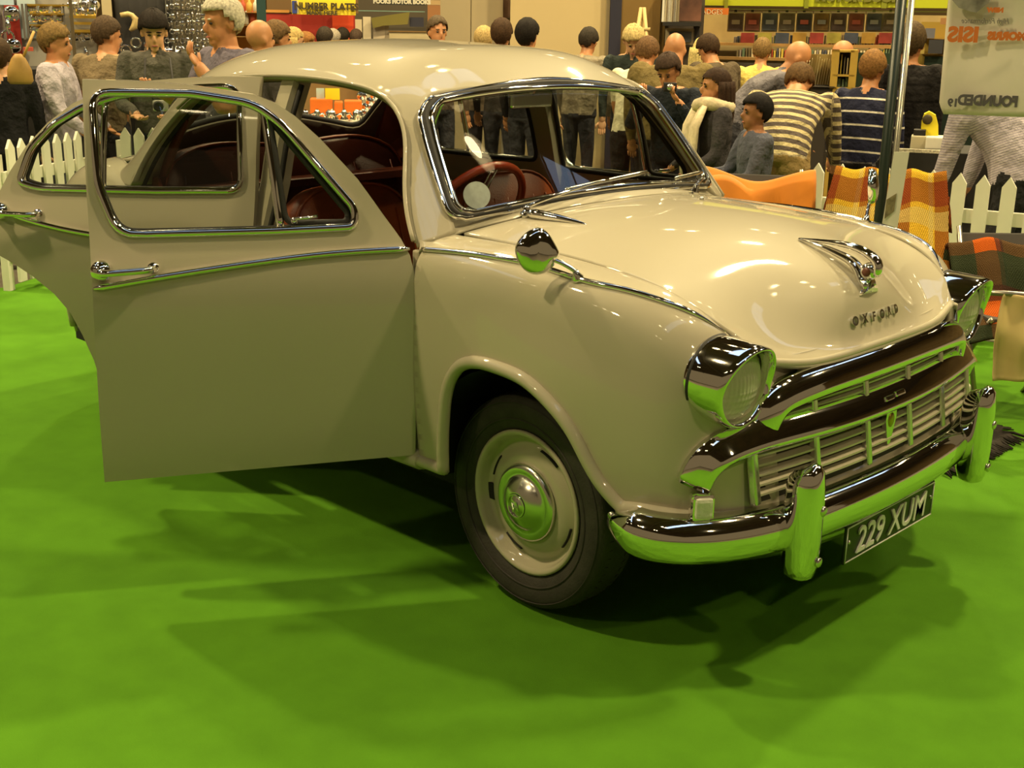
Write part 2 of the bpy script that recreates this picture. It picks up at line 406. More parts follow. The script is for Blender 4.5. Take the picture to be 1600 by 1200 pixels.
APER = [(-.402,1.03),(-.452,1.10),(-.518,1.21),(-.585,1.315),(-.64,1.375),(-.72,1.425),(-.82,1.448),(-.97,1.459),(-1.14,1.463),(-1.4,1.455),(-1.62,1.425),(-1.78,1.36),(-1.925,1.25),(-2.02,1.11),(-2.045,1.032)]
ap = [tuple(q) for q in cspl([(a[0], 0, a[1]) for a in APER], 90)[:, [0, 2]]]
hr = [SR.find('xz', p, lambda G: G[:,:,1] < -.5) for p in ap]
hl = [(u, 1-v) for (u, v) in hr]
HR = [(hr[0][0], -.1)]+hr+[(hr[-1][0], -.1)]; HL = [(hl[0][0], 1.1)]+hl+[(hl[-1][0], 1.1)]
BL = [(-2.07,.515),(-2.165,.525),(-2.245,.51),(-2.292,.43),(-2.325,.2),(-2.335,0),(-2.325,-.2),(-2.292,-.43),(-2.245,-.51),(-2.165,-.525),(-2.07,-.515),(-2.045,-.43),(-2.095,-.2),(-2.115,0),(-2.095,.2),(-2.045,.43)]
bl = [tuple(q) for q in cspl([(a[0], a[1], 0) for a in BL], 80, closed=True)[:, :2]]
hb = [SR.find('xy', p) for p in bl]
roof = cut_obj('roof', SR, dens([(0,0),(1,0),(1,1),(0,1)], .015), [HR, HL, hb], (.013, .011), [PAINT, LINING], car, flip=True)
solid(roof, .022, inner=1)
for (h, sg) in ((hr, -1), (hl, 1)):
    P = [SR.at(*p) for p in h]; n = len(P); v = []; f = []
    for i, p in enumerate(P):
        t = i/(n-1); d = .055 if t < .62 else .055+.05*min(1, (t-.62)/.15)
        q = p+Vector((0, -sg*d, -.012 if .2 < t < .7 else 0)); v += [p+Vector((0, sg*.002, 0)), q]
    f = [(2*i, 2*i+1, 2*i+3, 2*i+2) for i in range(n-1)]
    solid(mesh_py('door_jamb', v, f, PAINT, roof), .008, 0)
    m = MB(); m.tube([p+Vector((0, sg*.010, .006)) for p in P[0:74]], .0065, 8); m.build('drip_rail', PAINT, roof)
    m = MB(); m.tube([p+Vector((0, -sg*.05, -.008)) for p in P], .010, 8); m.build('door_seal', RUBBER, roof)
m = MB(); m.tube([SR.at(*p) for p in hb], .014, 8, closed=True); rwf = m.build('rear_window_frame', RUBBER, roof)
Vb, Fb = cut2d(hb, [], .02); rg = mesh_py('rear_window_glass', [SR.at(*p) for p in Vb], Fb, GLASS, roof)
# ---- windscreen
def wscr(a, b):     # a across -1..1, b up 0..1
    e = wsedge(min(max(b, 0), 1)); k = 1-a*a
    base = Vector((-.312, 0, 1.122)); top = Vector((-.598, 0, 1.448)); mid = base.lerp(top, b)
    return Vector((e.x+(mid.x-e.x)*k, e.y*a, e.z+(mid.z-e.z)*k))
wsp = rounded([(-.985,.025),(.985,.025),(.985,.975),(-.985,.975)], [.14,.14,.17,.17], 8); wsp = dens(wsp, .05)
Vw, Fw = cut2d(wsp, [], .07)
wg = mesh_py('windscreen_glass', [wscr(*p) for p in Vw], Fw, GLASS, car)
ring = [wscr(*p) for p in wsp]; nrm = Vector((.8, 0, .6))
m = MB(); m.tube([p+nrm*.010 for p in ring], .0115, 8, closed=True); fr = m.build('windscreen_frame', CHROME, car)
cen = wscr(0, .5)
def grow(p, d):
    q = p-cen; q = q-nrm*q.dot(nrm); return p+q.normalized()*d
m = MB(); m.tube([grow(p, .018)+nrm*.004 for p in ring], .012, 8, closed=True); m.build('windscreen_rubber', RUBBER, fr)
m = MB(); m.tube([grow(p, .034)+nrm*.002 for p in ring], .009, 8, closed=True); m.build('outer_moulding', CHROME, fr)
# licence disc on the glass
dc = wscr(-.80, .19)-nrm*.030
m = MB(); m.prism([(.042*math.cos(2*math.pi*i/36), .042*math.sin(2*math.pi*i/36)) for i in range(36)], Matrix.Translation(dc) @ Vector((.80,-.5,.33)).to_track_quat('Z','Y').to_matrix().to_4x4(), .003)
tag(m.build('licence_disc', mat('disc_paper', (.75,.80,.78), .5, noise=(60,.12)), wg), 'round white paper disc inside the windscreen')
# ---- wipers
for (y0, yt, yb) in ((-.43, -.02, -.14), (.43, .02+.55, .40)):
    a0 = y0/.64; foot = wscr(a0, .0)+Vector((.05, 0, -.018))
    m = MB(); m.lathe([(.017,0),(.017,.012),(.011,.016),(.010,.034),(.006,.038)], 16, M=Matrix.Translation(foot) @ Vector((.35,0,1)).to_track_quat('Z','Y').to_matrix().to_4x4())
    pv = m.build('wiper', CHROME, car)
    tip = wscr(min(yt/.64, .93), .075)+nrm*.035; st = foot+Vector((.012,0,.034))
    m = MB(); m.tube(cspl([st, st.lerp(tip, .5)+nrm*.014, tip], 16), [.007-.0003*i for i in range(16)], 8); m.build('wiper_arm', CHROME, pv)
    ba, bb = wscr(min((yt-.20)/.64, .93), .05)+nrm*.022, wscr(min((yt+.24)/.64, .95), .12)+nrm*.022
    m = MB(); m.tube([ba.lerp(bb, t) for t in np.linspace(0,1,10)], .005, 6, ell=(1.5,.7)); m.build('wiper_blade', DULLCHROME, pv)
    if y0 < 0:
        s0 = foot+Vector((.015,-.004,.014)); m = MB(); m.tube([s0+Vector((.20*t, .045*t, -.010*t*t-.006*t)) for t in np.linspace(0,1,16)], [.016*(1-t)**.55+.001 if t > .12 else .010+.05*t for t in np.linspace(0,1,16)], 10)
        m.build('spear', CHROME, pv)
m = MB(); q = SB.at(.17, .34); m.lathe([(.007,0),(.007,.004),(.004,.012),(.0,.014)], 12, M=Matrix.Translation(q)); m.build('washer_jet', DULLCHROME, bonnet)
# ---- headlamps
HLP = [(.118,-.12),(.132,-.09),(.134,-.02),(.132,.045),(.128,.062),(.122,.066),(.116,.058),(.112,.048),(.109,.030)]
HLS = .83
LENS = mat('lamp_lens', (.92,.90,.74), .06, 0, trans=.55, ior=1.3)
REFL = mat('lamp_reflector', (.95,.92,.80), .06, 1)
def lamp(sg):
    c = Vector((.614, sg*.630, .800)); ax = Vector((1, sg*.03, -.03)).normalized()
    M = Matrix.Translation(c) @ ax.to_track_quat('Z', 'Y').to_matrix().to_4x4() @ Matrix.Scale(HLS, 4)
    n = 48; v = []; f = []
    up = M.to_3x3().inverted() @ Vector((0,0,1)); up = Vector((up.x, up.y)); up.normalize()
    for k, (r, h) in enumerate(HLP):
        for j in range(n):
            a = 2*math.pi*j/n; cu = math.cos(a)*up.x+math.sin(a)*up.y
            w = max(0, h+.02)/.08; hh = h+.034*w*max(0, cu+.15)**1.3          # the hood reaches forward at the top
            v.append(M @ Vector((r*math.cos(a), r*math.sin(a), hh)))
    for k in range(len(HLP)-1):
        for j in range(n): f.append((k*n+j, k*n+(j+1)%n, (k+1)*n+(j+1)%n, (k+1)*n+j))
    o = mesh_py('headlamp', v, f, CHROME, car)
    rt = Vector((up.y, -up.x)); m = MB(); lv = []; lf = []; nr, na = 44, 220
    for k in range(nr+1):
        r = .110*(1-k/nr)
        for j in range(na):
            a = 2*math.pi*j/na; x, y = r*math.cos(a), r*math.sin(a); q = x*rt.x+y*rt.y; z_ = x*up.x+y*up.y
            lv.append(M @ Vector((x, y, .075-.041*(r/.110)**2+.0009*math.sin(q*420)*(1 if z_ > -.02 else .4)+(.0008*math.sin(z_*300) if z_ < -.01 else 0))))
    for k in range(nr):
        for j in range(na): lf.append((k*na+j, k*na+(j+1)%na, (k+1)*na+(j+1)%na, (k+1)*na+j))
    m.add(lv, lf); m.build('lens', LENS, o)
    m = MB(); m.ell(M @ Vector((0,0,-.01)), (.014,.014,.02), 10, 8); m.build('bulb', DULLCHROME, o)
    m = MB(); lv = []; lf = []; nr, na = 44, 220
    for k in range(nr+1):
        r = .108*(1-k/nr)
        for j in range(na):
            a = 2*math.pi*j/na; x, y = r*math.cos(a), r*math.sin(a); q = x*rt.x+y*rt.y; z_ = x*up.x+y*up.y
            lv.append(M @ Vector((x, y, -.045+.060*(r/.108)**2+.0011*math.sin(q*430)+(.0014*math.sin(z_*260) if z_ < .01 else 0))))
    for k in range(nr):
        for j in range(na): lf.append((k*na+j, k*na+(j+1)%na, (k+1)*na+(j+1)%na, (k+1)*na+j))
    m.add(lv, lf); m.build('reflector', REFL, o)
    m = MB()
    m.lathe([(.132,-.014),(.137,-.02),(.133,-.027)], 40, M=Matrix.Translation(ax*-.030) @ M, cap=False); m.build('lamp_gasket', RUBBER, o)
both(lamp)
# ---- front panel, grille, apron
def fx(y, z):        # face of the front panel
    k = (y/.5)**2; return (.732-.035*k-.16*(z-.5) if z > .5 else .732-.035*k+.30*(.5-z))
FP = [[(fx(y, z)-.010, y, z) for z in (.415,.45,.48,.52,.60,.70,.78,.835)] for y in np.linspace(-.52,.52,9)]
fp = solid(grid_obj('front_panel', Surf(FP, 100, 100), PAINT, car, 40, 40, flip=False), .01)
m = MB(); m.tube([(fx(y,.43)+.008, y, .43) for y in np.linspace(-.53,.53,30)], .022, 10); m.build('apron_roll', PAINT, fp)
GRD = mat('grille_dark', (.03,.026,.018), .8)
def face_bar(name, path, ell, n=60, par=None, mt=CHROME):
    m = MB(); m.tube(cspl(path, n), .05, 16, ell=ell, up=(0,0,1)); return m.build(name, mt, par)
gm = MB()
for (z0, z1, y1) in ((.66,.755,.50), (.485,.64,.60)):
    v = []
    for y in np.linspace(-y1, y1, 24): v += [(fx(y,z0)-.002, y, z0), (fx(y,z1)-.002, y, z1)]
    gm.add(v, [(2*i,2*i+2,2*i+3,2*i+1) for i in range(23)])
grille = solid(gm.build('grille', GRD, car), .004)
UB = [(.660,.548,.640),(.672,.542,.69),(.684,.518,.735),(.698,.45,.758),(.714,.25,.768),(.720,0,.770)]
UB = UB+[(p[0], -p[1], p[2]) for p in UB[:-1][::-1]]
def profile_bar(name, path, prof, par, n=90, mt=CHROME):
    """sweep a profile of (forward, up) along a bar that runs round the front; 'up' stays square to the path"""
    C = [Vector(p) for p in cspl(path, n)]; v = []; f = []; k = len(prof)
    for i in range(n):
        t = (C[min(i+1,n-1)]-C[max(i-1,0)]).normalized(); fw = Vector((1,0,0))-t*t.x; 
        # forward points away from the car's middle
        out = Vector((1, C[i].y*.9*abs(C[i].y), 0)); fw = (out-t*out.dot(t)).normalized(); u = fw.cross(t); u = u if (u.z >= 0) == True or abs(u.z) < .0 else -u
        if i and u.dot(pu) < 0: u = -u
        pu = u
        for (a, b) in prof: v.append(C[i]+fw*a+u*b)
    for i in range(n-1):
        for j in range(k): f.append((i*k+j, i*k+(j+1)%k, (i+1)*k+(j+1)%k, (i+1)*k+j))
    f += [tuple(range(k))[::-1], tuple((n-1)*k+j for j in range(k))]
    m = MB(); m.add(v, f); return m.build(name, mt, par)
PU = [(-.025,-.034),(.006,-.038),(.020,-.034),(.026,-.024),(.024,-.010),(.016,.010),(.004,.026),(-.012,.038),(-.028,.042)]
profile_bar('upper_bar', UB, PU, grille)
LB = [(.606,.735,.545),(.622,.727,.595),(.645,.702,.634),(.672,.63,.658),(.702,.48,.664),(.728,.25,.660),(.736,0,.658)]
LB = LB+[(p[0], -p[1], p[2]) for p in LB[:-1][::-1]]
PL = [(-.030,-.030),(.006,-.036),(.022,-.032),(.027,-.022),(.018,-.008),(.000,.016),(-.018,.036),(-.034,.040)]
profile_bar('lower_bar', LB, PL, grille)
for (zs, y1, n) in ((np.linspace(.698,.732,3), .50, 5), (np.linspace(.512,.612,5), .60, 7)):
    for z in zs:
        m = MB(); path = []
        for y in np.linspace(-y1, y1, 40): path.append((fx(y, z)+.008, y, z))
        v = []; f = []
        for p in path: v += [(p[0]-.012,p[1],p[2]+.008),(p[0]+.010,p[1],p[2]+.002),(p[0]+.010,p[1],p[2]-.004),(p[0]-.012,p[1],p[2]+.002)]
        for i in range(39):
            for j in range(4): f.append((4*i+j, 4*i+(j+1)%4, 4*i+4+(j+1)%4, 4*i+4+j))
        m.add(v, f, 0, False); m.build('slat', PAINT, grille)
for (za, zb, ys) in ((.675,.745,(-.36,-.12,.12,.36)), (.488,.640,(-.60,-.36,-.12,.12,.36,.60))):
    for y in ys:
        k = max(0, abs(y)-.5); m = MB()
        m.box((fx(y,(za+zb)/2)+.014, y, (za+zb)/2), (.022,.024,zb-za), bev=.005, rot=Euler((0,-.16,-.14*y)).to_matrix()); m.build('divider', DULLCHROME, grille)
m = MB(); m.prism([(-.028,.05),(.028,.05),(.03,.02),(.018,-.02),(.007,-.055),(-.007,-.055),(-.018,-.02),(-.03,.02)], Matrix.Translation((fx(0,.56)+.006,0,.575)) @ Matrix(((0,0,1,0),(1,0,0,0),(0,1,0,0),(0,0,0,1))), .014)
em = m.build('shield_emblem', DULLCHROME, grille)
m = MB(); m.ell((fx(0,.575)+.022,0,.592), (.006,.016,.022), 14, 8); m.build('emblem_boss', mat('emblem_gold', (.45,.33,.08), .3, 1), em)
m = MB(); m.box((.758,0,.675), (.012,.05,.016), bev=.005, rot=Euler((0,-.5,0)).to_matrix()); m.build('bar_badge', CHROME, grille)
# side lamps under the ends of the lower bar
SLENS = mat('side_lamp_glass', (.80,.78,.66), .10, 0, trans=.35, ior=1.4, bump=(60,.3))
def slamp(sg):
    m = MB(); c = Vector((.622, sg*.728, .500)); rz = Matrix.Rotation(sg*.62, 3, 'Z')
    m.box(c, (.040,.060,.072), bev=.012, rot=rz); o = m.build('side_lamp', CHROME, car)
    m = MB(); m.box(c+rz @ Vector((.012,0,0)), (.034,.046,.056), bev=.010, rot=rz); m.build('side_lens', SLENS, o)
both(slamp)
# ---- bumper
BU = [(.395,.800),(.45,.822),(.53,.822),(.61,.775),(.685,.67),(.735,.53),(.765,.33),(.780,0)]
def bumper(sx, z0, name):
    P = [(p[0], p[1], z0) for p in (BU if sx > 0 else [(.60,.60),(.66,.55),(.72,.42),(.765,.22),(.78,0)])]; P = P+[(p[0], -p[1], z0) for p in P[:-1][::-1]]
    prof = [(-.030,-.060),(-.010,-.064),(.008,-.057),(.020,-.042),(.026,-.022),(.027,0),(.024,.020),(.014,.040),(-.006,.056),(-.030,.064),(-.034,.05),(-.016,.03),(-.012,0),(-.014,-.04)]
    C = [Vector(p) for p in cspl(P, 110)]; v = []; f = []; k = len(prof); n = len(C)
    for i in range(n):
        t = (C[min(i+1,n-1)]-C[max(i-1,0)]).normalized(); fw = Vector((-t.y, t.x, 0)); fw = fw if fw.dot(Vector((C[i].x-.2, C[i].y, 0))) > 0 else -fw
        e = min(i, n-1-i); s = min(1, .45+.11*e)
        for (a, b) in prof: v.append(C[i]+fw*(a*s)+Vector((0,0,b*s)))
    for i in range(n-1):
        for j in range(k): f.append((i*k+j, i*k+(j+1)%k, (i+1)*k+(j+1)%k, (i+1)*k+j))
    f += [tuple(range(k))[::-1], tuple((n-1)*k+j for j in range(k))]
    m = MB(); m.add([(q.x if sx > 0 else -2.21-q.x, q.y, q.z) for q in v], f); return m.build(name, CHROME, car)
bump = bumper(1, .412, 'front_bumper')
for sg in (-1, 1):
    c = Vector((.772, sg*.505, .445)); v = []; f = []; n = 16; rows = [(-.158,.55,.020),(-.150,.80,.034),(-.120,1,.042),(-.05,1,.046),(.05,1,.046),(.095,1,.044),(.125,.86,.040),(.142,.6,.030),(.147,.2,.014)]
    for (h, s, d) in rows:
        for j in range(n):
            a = 2*math.pi*j/n; v.append((c.x+d*math.cos(a)*(1 if math.cos(a) > 0 else 1.2)+.012, c.y+.041*s*math.copysign(abs(math.sin(a))**.8, math.sin(a)), c.z+h+.012*math.cos(a)*(h > .1)))
    for i in range(len(rows)-1):
        for j in range(n): f.append((i*n+j, i*n+(j+1)%n, (i+1)*n+(j+1)%n, (i+1)*n+j))
    f += [tuple(range(n))[::-1], tuple((len(rows)-1)*n+j for j in range(n))]
    m = MB(); m.add(v, f); o = m.build('overrider', CHROME, bump)
    for h in (-.105, .035):
        m = MB(); m.lathe([(.014,0),(.013,.004),(.005,.007),(0,.007)], 14, M=Matrix.Translation((c.x+.056, c.y+.012, c.z+h)) @ Matrix.Rotation(math.pi/2, 4, 'Y')); m.build('bolt', DULLCHROME, o)
    m = MB(); m.lathe([(.012,0),(.010,.006),(0,.008)], 12, M=Matrix.Translation((.402, sg*.808, .43)) @ Matrix.Rotation(-sg*math.pi/2, 4, 'X')); m.build('end_bolt', DULLCHROME, bump)
m = MB(); m.lathe([(.013,0),(.013,.008),(0,.010)], 18, M=Matrix.Translation((.797,0,.40)) @ Matrix.Rotation(math.pi/2, 4, 'Y')); m.build('starting_handle_cover', CHROME, bump)
# valance pan under the bumper
m = MB(); v = []; f = []
for i in range(25):
    a = math.pi*i/24
    for (r, z) in ((1,.36),(1,.305),(.95,.278),(.5,.268)): v.append((.50+.235*math.sin(a)*r, -.62*math.cos(a)*r, z))
for i in range(24):
    for j in range(3): f.append((i*4+j, i*4+j+1, i*4+5+j, i*4+4+j))
m.add(v, f); m.build('valance', DULLCHROME, car)
# number plate
PLB = mat('plate_black', (.008,.008,.007), .35); PLW = mat('plate_letter', (.62,.62,.55), .4)
PM = Matrix.Translation((.775,0,.295)) @ Matrix(((0,0,1,0),(1,0,0,0),(0,1,0,0),(0,0,0,1)))
m = MB(); m.box((.773,0,.295), (.008,.52,.112), bev=.003); plate = m.build('number_plate', PLB, car)
m = MB()
for (a, b) in (((-.255,-.051),(.255,-.051)),((.255,-.051),(.255,.051)),((.255,.051),(-.255,.051)),((-.255,.051),(-.255,-.051))):
    m.tube([(.7775,a[0],.295+a[1]),(.7775,b[0],.295+b[1])], .0022, 6)
m.build('plate_border', PLW, plate)
text_mesh('plate_characters', '229 XUM', .108, PLW, plate, PM @ Matrix.Translation((0,-.004,.004)), ext=.0025, shear=.12, sx=.95, bold=.0008)
for sg in (-1,1):
    m = MB(); m.lathe([(.006,0),(.005,.003),(0,.004)], 10, M=Matrix.Translation((.777,sg*.242,.302)) @ Matrix.Rotation(math.pi/2,4,'Y')); m.build('plate_bolt', DULLCHROME, plate)
# ---- bonnet mascot and letters
def on_bonnet(x, y): return SB.at(*SB.find('xy', (x, y)))
tail = on_bonnet(.40, 0)+Vector((0,0,.004))
b0 = on_bonnet(.625, 0)
low = [tail, Vector((.47,0,1.050)), Vector((.54,0,1.032)), Vector((.60,0,.996)), Vector((.632,0,.962)), b0+Vector((.012,0,.012))]
m = MB(); m.tube(cspl(low, 24), [.004+.016*(i/23)**1.0+.006*math.exp(-((i-23)/3)**2) for i in range(24)], 12, ell=(.85,1.25)); mas = m.build('mascot', CHROME, bonnet)
hi = [tail+Vector((0,0,.002)), Vector((.48,0,1.064)), Vector((.565,0,1.062)), Vector((.625,0,1.046)), Vector((.655,0,1.018)), Vector((.650,0,.992))]
m = MB(); m.tube(cspl(hi, 24), [.003+.014*min(1, i/18) for i in range(24)], 12, ell=(.75,1)); m.build('mascot_fin', CHROME, mas)
m = MB(); m.lathe([(0,-.020),(.018,-.020),(.023,-.014),(.025,0),(.023,.014),(.018,.020),(0,.020)], 24, M=Matrix.Translation((.632,0,1.000)) @ Matrix.Rotation(math.pi/2,4,'X')); rg_ = m.build('mascot_roundel', CHROME, mas)
m = MB(); m.lathe([(.013,0),(.012,.003),(0,.003)], 20, M=Matrix.Translation((.632,-.020,1.000)) @ Matrix.Rotation(math.pi/2,4,'X')); m.build('roundel_disc', mat('roundel_brown', (.12,.04,.02), .35), rg_)
m = MB(); m.prism([(-.05,-.012),(0,.022),(.05,-.012),(.03,-.022),(-.03,-.022)], Matrix.Translation(b0+Vector((-.006,0,-.004))) @ Matrix(((0,.55,.83,0),(1,0,0,0),(0,.83,-.0,0),(0,0,0,1))), .03); m.build('mascot_base', CHROME, mas)
for i, ch in enumerate('OXFORD'):
    y = -.115+.046*i; v = SB.find('xy', (.655, y))[1]; us = np.linspace(.5, .97, 200); u = us[int(np.argmin([abs(SB.at(q, v).z-.878) for q in us]))]; p = SB.at(u, v)
    nn = (SB.at(u+.01, v)-SB.at(u-.01, v)).cross(SB.at(u, v+.01)-SB.at(u, v-.01)).normalized(); nn = nn if nn.x > 0 else -nn
    ex = (Vector((0,1,0))-nn*nn.y).normalized(); ey = nn.cross(ex); Mx = Matrix.Translation(p+nn*.004) @ Matrix((ex, ey, nn)).transposed().to_4x4()
    text_mesh('badge_letter', ch, .036, DULLCHROME, bonnet, Mx, ext=.004, shear=.15, bold=.0008)
# ---- wing mirrors
def wmirror(sg, u, dr, hd, up):
    S = WS[sg]; b = S.at(*STRIP[u])
    m = MB(); m.lathe([(.017,0),(.016,.008),(.010,.016),(.008,.026)], 16, M=Matrix.Translation(b) @ Vector((0,sg*.45,1)).to_track_quat('Z','Y').to_matrix().to_4x4()); o = m.build('wing_mirror', CHROME, car)
    e = b+Vector(dr); m = MB(); m.tube(cspl([b+Vector((0,sg*.006,.02)), b.lerp(e,.5)+Vector((0,0,.015)), e], 14), .006, 8); m.build('mirror_arm', CHROME, o)
    sh = [(.004,.056),(.020,.050),(.046,.016),(.055,-.006),(.044,-.030),(.012,-.052),(-.018,-.048),(-.046,-.014),(-.050,.008),(-.022,.046)]
    sh = [(p[0], p[1]) for p in cspl([(q[0],q[1],0) for q in sh], 40, closed=True)]
    nv = Vector(hd).normalized(); ex = Vector((0,0,1)).cross(nv).normalized(); ey = nv.cross(ex); Mx = Matrix.Translation(e+Vector(up)) @ Matrix((ex, ey, nv)).transposed().to_4x4()
    v = []; f = []; k = len(sh); rows = ((1.1,-.010),(1.12,0),(1.06,.010),(.90,.017),(.50,.022),(.02,.024))
    for (s, h) in rows:
        for p in sh: v.append(Mx @ Vector((p[0]*s, p[1]*s, h)))
    for i in range(len(rows)-1):
        for j in range(k): f.append((i*k+j, i*k+(j+1)%k, (i+1)*k+(j+1)%k, (i+1)*k+j))
    f.append(tuple(range(k))[::-1])
    m = MB(); m.add(v, f); m.build('mirror_head', CHROME, o)
wmirror(-1, 33, (-.085,-.052,.055), (.82,-.55,.12), (-.005,-.012,.012))
wmirror(1, 33, (-.02,.06,.07), (.9,.42,.1), (0,.0,.045))
# ---- doors: outline and window in (s, z); s runs back from the hinge, the skin follows the body's width
HY = -.80
def door(name, hx, theta, sg, outline, win, strip, bars, handle, th=.045, vent=None, label=None):
    """outer skin + inner face in the door's own frame (origin on the hinge)"""
    def mp(s, z, d=0): return Vector((-s, -(wid(z)+HY)+d, z))        # right-hand door, closed
    outl = dens(outline, .04); wn = dens(win, .025)
    V, F = cut2d(outl, [wn], .045); v = []; f = []; n = len(V)
    v = [mp(*p) for p in V]+[mp(*p, th) for p in V]
    def orient(t): 
        a, b, c = (v[i] for i in t[:3]); return (b-a).cross(c-a).y < 0
    mi = []
    for t in F:
        f.append(t if orient(t) else t[::-1]); mi.append(0)
        q = tuple(i+n for i in t); f.append(q if not orient(q) else q[::-1]); mi.append(0)
    ec = {}
    for t in F:
        for i in range(len(t)):
            e = (t[i], t[(i+1)%len(t)]); k = tuple(sorted(e)); ec.setdefault(k, []).append(e)
    for k, L in ec.items():
        if len(L) == 1: a, b = L[0]; f.append((a, b, b+n, a+n)); mi.append(0)
    sm = [True]*(2*len(F))+[False]*(len(f)-2*len(F))
    if sg > 0: v = [Vector((p.x, -p.y, p.z)) for p in v]
    me = bpy.data.meshes.new(name); me.from_pydata([tuple(p) for p in v], [], f); me.polygons.foreach_set('use_smooth', sm); me.update()
    bm = bmesh.new(); bm.from_mesh(me); bmesh.ops.recalc_face_normals(bm, faces=bm.faces[:])
    for e in bm.edges:
        if len(e.link_faces) == 2 and e.calc_face_angle(0) > .8: e.smooth = False
    bm.to_mesh(me); bm.free()
    o = link(name, me, PAINT, car, False); o.location = (hx, -HY*sg if sg > 0 else HY, 0); o.rotation_euler = (0, 0, theta if sg < 0 else -theta)
    if label: o['label'] = label
    fl = (lambda p: Vector((p.x, -p.y, p.z))) if sg > 0 else (lambda p: p)
    def mb(nm, build, mt):
        m = MB(); build(m); m.v = [tuple(fl(Vector(p))) for p in m.v]; return m.build(nm, mt, o)
    wl = [mp(*p, -.001) for p in wn]
    mb('window_frame', lambda m: m.tube(wl, .0125, 8, closed=True), CHROME)
    mb('inner_window_frame', lambda m: m.tube([mp(*p, th) for p in wn], .010, 6, closed=True), DARK)
    Vg, Fg = cut2d(wn, [], .08); mesh_py('window_glass', [fl(mp(*p, .022)) for p in Vg], Fg, GLASS, o)
    P = [mp(q[0], q[1], -.005) for q in cspl([(a, b, 0) for (a, b) in strip], 40)]
    mb('chrome_strip', lambda m: m.tube(P, [.004]+[.0095]*38+[.004], 8), CHROME)
    for bpts in bars:
        bp_ = [mp(q[0], q[1], .018) for q in cspl([(a, b, 0) for (a, b) in bpts], 14)]
        mb('divider_bar', lambda m: m.tube(bp_, .0115, 8, ell=(1,1)), CHROME)
    if vent:
        vv = dens(rounded(vent, .03), .03); vp_ = [mp(*p, .016) for p in vv]
        mb('vent_frame', lambda m: m.tube(vp_, .009, 6, closed=True), RUBBER)
        h = mp(vent[1][0]+.0, vent[1][1], .016)
        mb('vent_catch', lambda m: (m.lathe([(.010,0),(.010,.012),(0,.014)], 10, M=Matrix.Translation(mp(.335,1.10,.01)) @ Matrix.Rotation(math.pi/2,4,'X')), m.tube([mp(.335,1.105,.0), mp(.30,1.108,-.004), mp(.27,1.112,0)], .005, 6)), CHROME)
    # handle: round boss, lever and end boss
    (sa, za), (sb, zb) = handle
    def hd(m):
        m.lathe([(.030,0),(.030,.010),(.022,.022),(.014,.030),(0,.032)], 20, M=Matrix.Translation(mp(sa, za)) @ Matrix.Rotation(math.pi/2,4,'X'))
        a, b = mp(sa, za, -.034), mp(sb, zb, -.024)
        m.tube(cspl([mp(sa,za,-.02), a, a.lerp(b,.5)+Vector((0,-.012,0)), b, mp(sb-.008,zb,-.004)], 18), [.012,.013,.012]+[.010]*15, 8)
        m.lathe([(.017,0),(.016,.008),(0,.012)], 14, M=Matrix.Translation(mp(sb-.006,zb)) @ Matrix.Rotation(math.pi/2,4,'X'))
    mb('door_handle', hd, CHROME)
    # inner trim panel below the window
    lo = min(p[1] for p in outline)+.05; zt = min(p[1] for p in win)-.03
    so = [p for p in outline if p[1] < zt]; ss = sorted(p[0] for p in so)
    trim = [(max(.03, p[0]*.95+.02), max(lo, min(zt, p[1]*.97+.02))) for p in so]
    if len(trim) > 3:
        Vt, Ft = cut2d(dens(trim, .06), [], .08)
        solid(mesh_py('door_trim', [fl(mp(*p, th+.008)) for p in Vt], Ft, LEATHER, o), .012, 0)
    return o
FO = [(0,.387),(.0,.60),(.0,.88),(.003,.955),(.012,1.0),(.035,1.045),(.151,1.212),(.25,1.322),(.318,1.384),(.37,1.419),(.43,1.442),(.60,1.466),(.76,1.477),(.885,1.479),(.888,1.2),(.886,.937),(.895,.60),(.899,.365)]
FW = rounded([(.812,1.073),(.857,1.20),(.862,1.447),(.60,1.444),(.43,1.418),(.355,1.362),(.163,1.130),(.165,1.080),(.40,1.074)], [.05,.03,.05,.02,.06,.06,.02,.03,0], 5)
FS = [(.012,1.018),(.22,1.012),(.449,.992),(.70,.962),(.882,.936)]
FV = [(.358,1.092),(.188,1.092),(.180,1.115),(.375,1.358),(.388,1.370)]
# rear door (its rear edge follows the wheel arch)
RD = [(0,.387),(0,.9),(0,1.2),(0,1.462),(.12,1.462),(.25,1.455),(.40,1.441),(.52,1.415),(.635,1.366),(.72,1.30),(.79,1.225),(.85,1.135),(.888,1.06),(.903,.98),(.902,.875),(.835,.838),(.77,.795),(.70,.735),(.65,.67),(.615,.59),(.585,.50),(.565,.387)]
RW = rounded([(.045,1.096),(.34,1.088),(.745,1.087),(.815,1.105),(.775,1.215),(.70,1.295),(.605,1.352),(.48,1.392),(.36,1.410),(.20,1.425),(.065,1.432)], [.05,0,.03,.025,.03,.02,.02,0,0,0,.07], 5)
RS = [(.01,.915),(.3,.926),(.59,.950),(.75,.98),(.895,1.02)]
fd = door('front_door', -.372, R(58), -1, FO, FW, FS, [[(.403,1.405),(.373,1.080)]], ((.858,.981),(.730,.985)), vent=FV, label='open driver\'s door')
rd = door('rear_door', -1.185, R(40), -1, RD, RW, RS, [[(.53,1.375),(.53,1.09)]], ((.868,1.010),(.745,1.006)), label='open rear door')
door('front_door', -.372, 0, 1, FO, FW, FS, [[(.403,1.405),(.373,1.080)]], ((.858,.981),(.730,.985)), vent=FV)
